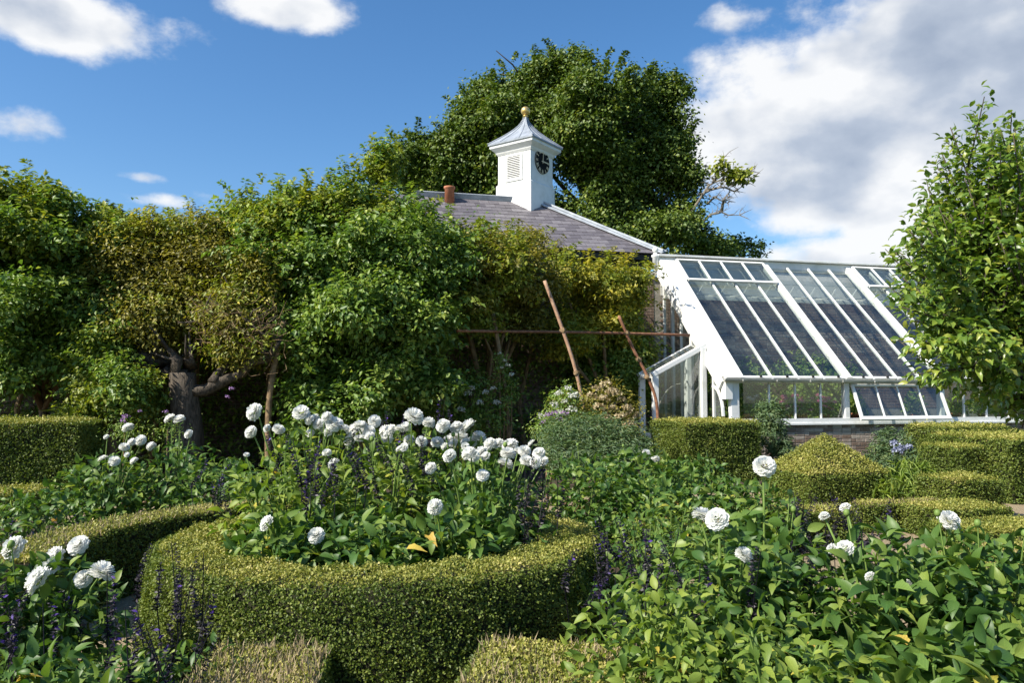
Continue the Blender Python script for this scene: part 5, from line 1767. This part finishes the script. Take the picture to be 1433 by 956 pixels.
shrub('pale_hydrangea', 'small bush of white mop heads beside the pale bent hoop', 'shrub', [(790, 565, 13.4, 20, 22, .35), (800, 590, 13.3, 25, 20, .35)], 'green', 140, 0.06, 0.5, 'cream',
      [(783, 552, 13), (795, 545, 13), (775, 568, 13), (790, 563, 12.9), (803, 556, 13), (800, 575, 12.9), (768, 590, 12.9), (785, 580, 12.9), (760, 585, 12.9)], 0.085, 60, 0.035)
shrub('spurge', 'tall grey green spurge with narrow leaf whorls behind the leafy dahlias', 'spurge',
      [(790, 612, 10.2, 32, 26, .5), (830, 605, 10.4, 38, 24, .5), (865, 620, 10.2, 32, 24, .5), (845, 640, 9.8, 45, 20, .4), (890, 632, 10, 28, 16, .4), (795, 640, 9.6, 35, 20, .4)], 'glauc', 700, 0.07, 0.2, None, per=16, cr=0.07, up=.9, droop=-.15)
shrub('lilac_phlox', 'tuft of small lilac flowers between the white mop heads and the spurge', 'phlox', [(765, 598, 11.2, 14, 14, .25), (775, 590, 11.3, 18, 16, .25)], 'green', 70, 0.05, 0.4, 'lilac',
      [(768, 582, 11), (776, 578, 11), (783, 588, 11), (760, 592, 11), (790, 580, 11.1)], 0.05, 40, 0.025)
shrub('small_spurge', 'dark grey green spurge against the brick wall at the hedge end', 'spurge', [(1078, 582, 14.9, 17, 18, .3), (1080, 610, 14.9, 18, 20, .3), (1095, 630, 14.8, 14, 12, .25)], 'glauc', 260, 0.09, 0.22, None, per=14, cr=0.06, up=.8, droop=-.1)
shrub('blue_agapanthus', 'grey green spurge mixed with pale blue agapanthus heads by the stepped hedges', 'agapanthus', [(1240, 622, 13.4, 9, 20, .2), (1258, 615, 13.4, 9, 12, .2), (1225, 635, 13.3, 9, 12, .2), (1265, 645, 13.2, 28, 18, .3), (1250, 655, 13, 25, 16, .3)], 'glauc', 260, 0.09, 0.2, 'blue',
      [(1252, 622, 13), (1262, 630, 13), (1272, 628, 13), (1256, 633, 12.9)], 0.075, 40, 0.05, per=14, cr=0.06, up=.8, droop=-.1)
shrub('pale_daylily', 'clump of yellow green strappy leaves between the pyramid and the stepped hedges', 'daylily', [(1262, 680, 11.6, 18, 12, .25), (1245, 690, 11.2, 14, 10, .2), (1280, 668, 12, 12, 12, .25)], 'limefill', 100, 0.2, 0.1, None, per=10, cr=0.08, up=.1, droop=-.4)
shrub('lilac_sprays', 'thin lilac flower sprays rising in front of the gnarled trunk', 'verbena', [(175, 600, 9.4, 10, 12, .2), (235, 600, 9.4, 10, 10, .2)], 'green', 50, 0.04, 0.3, 'lilac',
      [(172, 590, 9.2), (176, 584, 9.2), (232, 577, 9.3), (196, 576, 9.3), (324, 545, 10.5), (318, 556, 10.5)], 0.035, 30, 0.02)

# strappy plant behind the square hedge
cb0 = P(98, 585, 12.0)
cd = empty('strappy_plant', (cb0.x, cb0.y, 0), label='spiky plant with long narrow arching leaves behind the square hedge block', cat='plant')
MB().tube([(0, 0, 0), (0, 0, cb0.z)], 0.05, 7).build('stem', M['vinewood'], cd)
for k in range(26):
    a = random.random() * 6.28
    e = random.uniform(.0, 1.1)
    ln = random.uniform(.3, .5)
    d = V((math.cos(a) * math.cos(e), math.sin(a) * math.cos(e), math.sin(e)))
    sdv = d.cross(V((0, 0, 1))).normalized() * 0.016
    o_ = V((0, 0, cb0.z))
    p1, p2 = o_ + d * ln * .55, o_ + d * ln + V((0, 0, -.12))
    MB().add([o_ - sdv, o_ + sdv, p1 + sdv, p1 - sdv, p2, o_ + V((0, 0, -.008)), p1 + V((0, 0, -.008))], [(0, 5, 6, 3), (5, 1, 2, 6), (3, 6, 4), (6, 2, 4)]).build('leaf', M['olive'], cd)

# plants on the staging inside the glasshouse
pot = MB().lathe([(0.075, 0), (0.105, 0.16), (0.115, 0.16), (0.115, 0.20), (0.10, 0.20), (0.09, 0.17)], 16)
POT = pot.mesh('pot', True)
POT.materials.append(M['terracotta'])
PINK, WHT, VIO = flower_ball('pink', 0.06, 50, 0.03), flower_ball('cream', 0.06, 50, 0.03), flower_ball('violet', 0.06, 50, 0.03)
pots = [(0.75, 0.42, 'white geranium in a pot behind the first pane of the front', WHT), (1.15, 0.42, 'leafy potted plant behind the spurge by the first glazing bar', None), (1.65, 0.42, 'pink geranium in the second pane of the glasshouse front', PINK), (2.05, 0.42, 'deep pink geranium in the third pane of the glasshouse front', PINK),
        (2.6, 0.42, 'faded pink geranium beside the post before the open vent', PINK), (3.35, 0.42, 'trailing potted plant at the hinge side of the open vent', None), (4.9, 0.42, 'dark leaved pot plant behind the far end of the open vent', None), (6.0, 0.42, 'terracotta pot just past the open vent', None), (6.75, 0.42, 'leafy pot plant under the hanging pear branches', WHT), (7.25, 0.42, 'pot plant with a red pot under the hanging pear branches', None), (7.9, 0.42, 'violet flowered pot at the far edge of the glasshouse', VIO)]
for x, y, lab, fm in pots:
    r_ = empty('potted_plant', GH + AX * x + BX * y + V((0, 0, 0.94)), GA, label=lab, cat='potted plant', group='pot plants on the staging inside the glasshouse')
    o = link('pot', POT, r_)
    s = random.uniform(.9, 1.2)
    o.scale = (s, s, s)
    n = 480
    u = rdir(n)
    u[:, 2] = np.abs(u[:, 2])
    pos = u * np.array([.27, .25, .52]) * (rng.random((n, 1)) ** .4) + np.array([0, 0, .18])
    link('foliage', leaves_mesh('foliage', pos, rng.normal(size=(n, 3)) + u, nrm(u + rng.normal(size=(n, 3)) * .5 + np.array([0, 0, .5])), 0.07, 0.055, rng.random(n), T4), r_, M['green'], kind='stuff')
    if fm:
        for k in range(13):
            o = link('flower_cluster', fm, r_)
            a = random.random() * 6.28
            o.location = (math.cos(a) * .17, math.sin(a) * .14 - .05, random.uniform(.25, .6))
# taller planting against the wall inside
for x, lab in ((1.2, 'tall leafy climber trained on the brick wall inside the first glasshouse bay'), (3.6, 'leafy shrub inside the glasshouse behind the open vent')):
    b_ = GH + AX * x + BX * 1.9
    r_ = empty('glasshouse_shrub', (b_.x, b_.y, 0), label=lab, cat='shrub')
    MB().tube([(0, 0, 0), (0.05, 0, 1.2)], [0.04, 0.02], 7).build('stem', M['vinewood'], r_)
    cloud_part('foliage', r_, M['green'], [(tuple(b_ + V((0, 0, 1.5))), (.75, .4, .6)), (tuple(b_ + AX * .5 + V((0, 0, 1.1))), (.5, .35, .5)), (tuple(b_ - AX * .5 + V((0, 0, 1.2))), (.5, .35, .6)), (tuple(b_ + BX * .7 + V((0, 0, 2.0))), (.9, .3, .55)), (tuple(b_ + BX * .6 + AX * .8 + V((0, 0, 1.8))), (.7, .3, .6))], 380, 14, .1, .09, .6)

# ------------------------------------------------------------------ pear tree
PY = 5.5
pbx = P(1470, 560, PY)
pear = empty('pear_tree', (pbx.x, pbx.y, 0), label='young pear tree with glossy green leaves hanging over the glasshouse roof', cat='tree')
tb = MB()
hub = P(1462, 545, PY)
tb.tube(local(pear, [(pbx.x, pbx.y, 0), (pbx.x + .02, pbx.y, .8), hub]), [0.075, 0.06, 0.05], 10, 0.05)
shoots = []
ends = [(1256, 350), (1264, 376), (1268, 408), (1276, 448), (1290, 488), (1304, 524), (1272, 322), (1288, 285), (1310, 240), (1252, 352), (1258, 385), (1262, 430), (1285, 300), (1300, 265), (1318, 215), (1330, 178), (1362, 158), (1385, 200), (1398, 185), (1420, 178), (1440, 190), (1455, 170), (1300, 330), (1290, 470), (1310, 500), (1300, 530), (1340, 545), (1370, 560),
        (1330, 300), (1350, 250), (1395, 280), (1420, 340), (1380, 380), (1340, 400), (1320, 440), (1360, 470), (1400, 500), (1425, 550), (1430, 600), (1400, 440), (1430, 420), (1350, 330), (1440, 300), (1480, 250), (1500, 350), (1520, 450), (1490, 500), (1418, 580)]
for px, py in ends:
    Yd = PY + random.uniform(-.75, .75)
    e = P(px, py, Yd)
    c1 = hub.lerp(e, .45) + V((0, 0, -.02 if py < 400 else .18))
    pts = [((1 - t) ** 2) * hub + 2 * t * (1 - t) * c1 + t * t * e for t in np.linspace(0, 1, 8)]
    tb.tube(local(pear, pts), list(np.linspace(.02, .004, 8)), 5)
    shoots.append((hub, c1, e))
    for k in range(4):                                       # side twigs
        t = random.uniform(.5, .85)
        q = ((1 - t) ** 2) * hub + 2 * t * (1 - t) * c1 + t * t * e
        e2 = q + (e - q) * .6 + V((random.uniform(-.22, .22), random.uniform(-.3, .3), random.uniform(-.1, .28)))
        tb.tube(local(pear, [q, q.lerp(e2, .5) + V((0, 0, -.02)), e2]), [.007, .005, .003], 4)
        shoots.append((q, q.lerp(e2, .5), e2))
tb.build('trunk', M['bark'], pear, smooth=True)
pl = []
for a, c1, e in shoots:
    ln = (e - a).length
    m = int(ln / 0.007)
    for k in range(m):
        t = (k + random.random()) / m
        if t < .25 and ln > .6:
            continue
        q = ((1 - t) ** 2) * a + 2 * t * (1 - t) * c1 + t * t * e
        dr = (e - a).normalized()
        d = V((random.uniform(-1, 1), random.uniform(-1, 1), random.uniform(-.9, .35))) + dr * .45
        d.normalize()
        pl.append((q + d * .02 + V((random.gauss(0, .03), random.gauss(0, .04), random.gauss(0, .03))), d, random.uniform(.045, .078)))
random.shuffle(pl)
# the 300 leaves nearest the camera are objects, the others one mesh
pl.sort(key=lambda q: q[0].y)
for q, d, L in pl[:300]:
    put_leaf(pear, LEAF['pear'], q - pear.location, d, V((random.uniform(-.6, .3), random.uniform(-.6, .3), 1)), L)
A = np.array([tuple(q) for q, d, L in pl[300:]]) - np.array(pear.location)
B = np.array([tuple(d) for q, d, L in pl[300:]])
Lr = np.array([L for q, d, L in pl[300:]])
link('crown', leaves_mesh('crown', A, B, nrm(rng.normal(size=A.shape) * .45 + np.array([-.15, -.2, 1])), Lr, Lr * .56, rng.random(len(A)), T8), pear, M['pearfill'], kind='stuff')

print('objects', len(bpy.data.objects), 'tris', sum(sum(max(0, len(p.vertices) - 2) for p in m.polygons) if len(m.polygons) < 3000 else len(m.polygons) for m in bpy.data.meshes), 'pear leaves', len(pl))
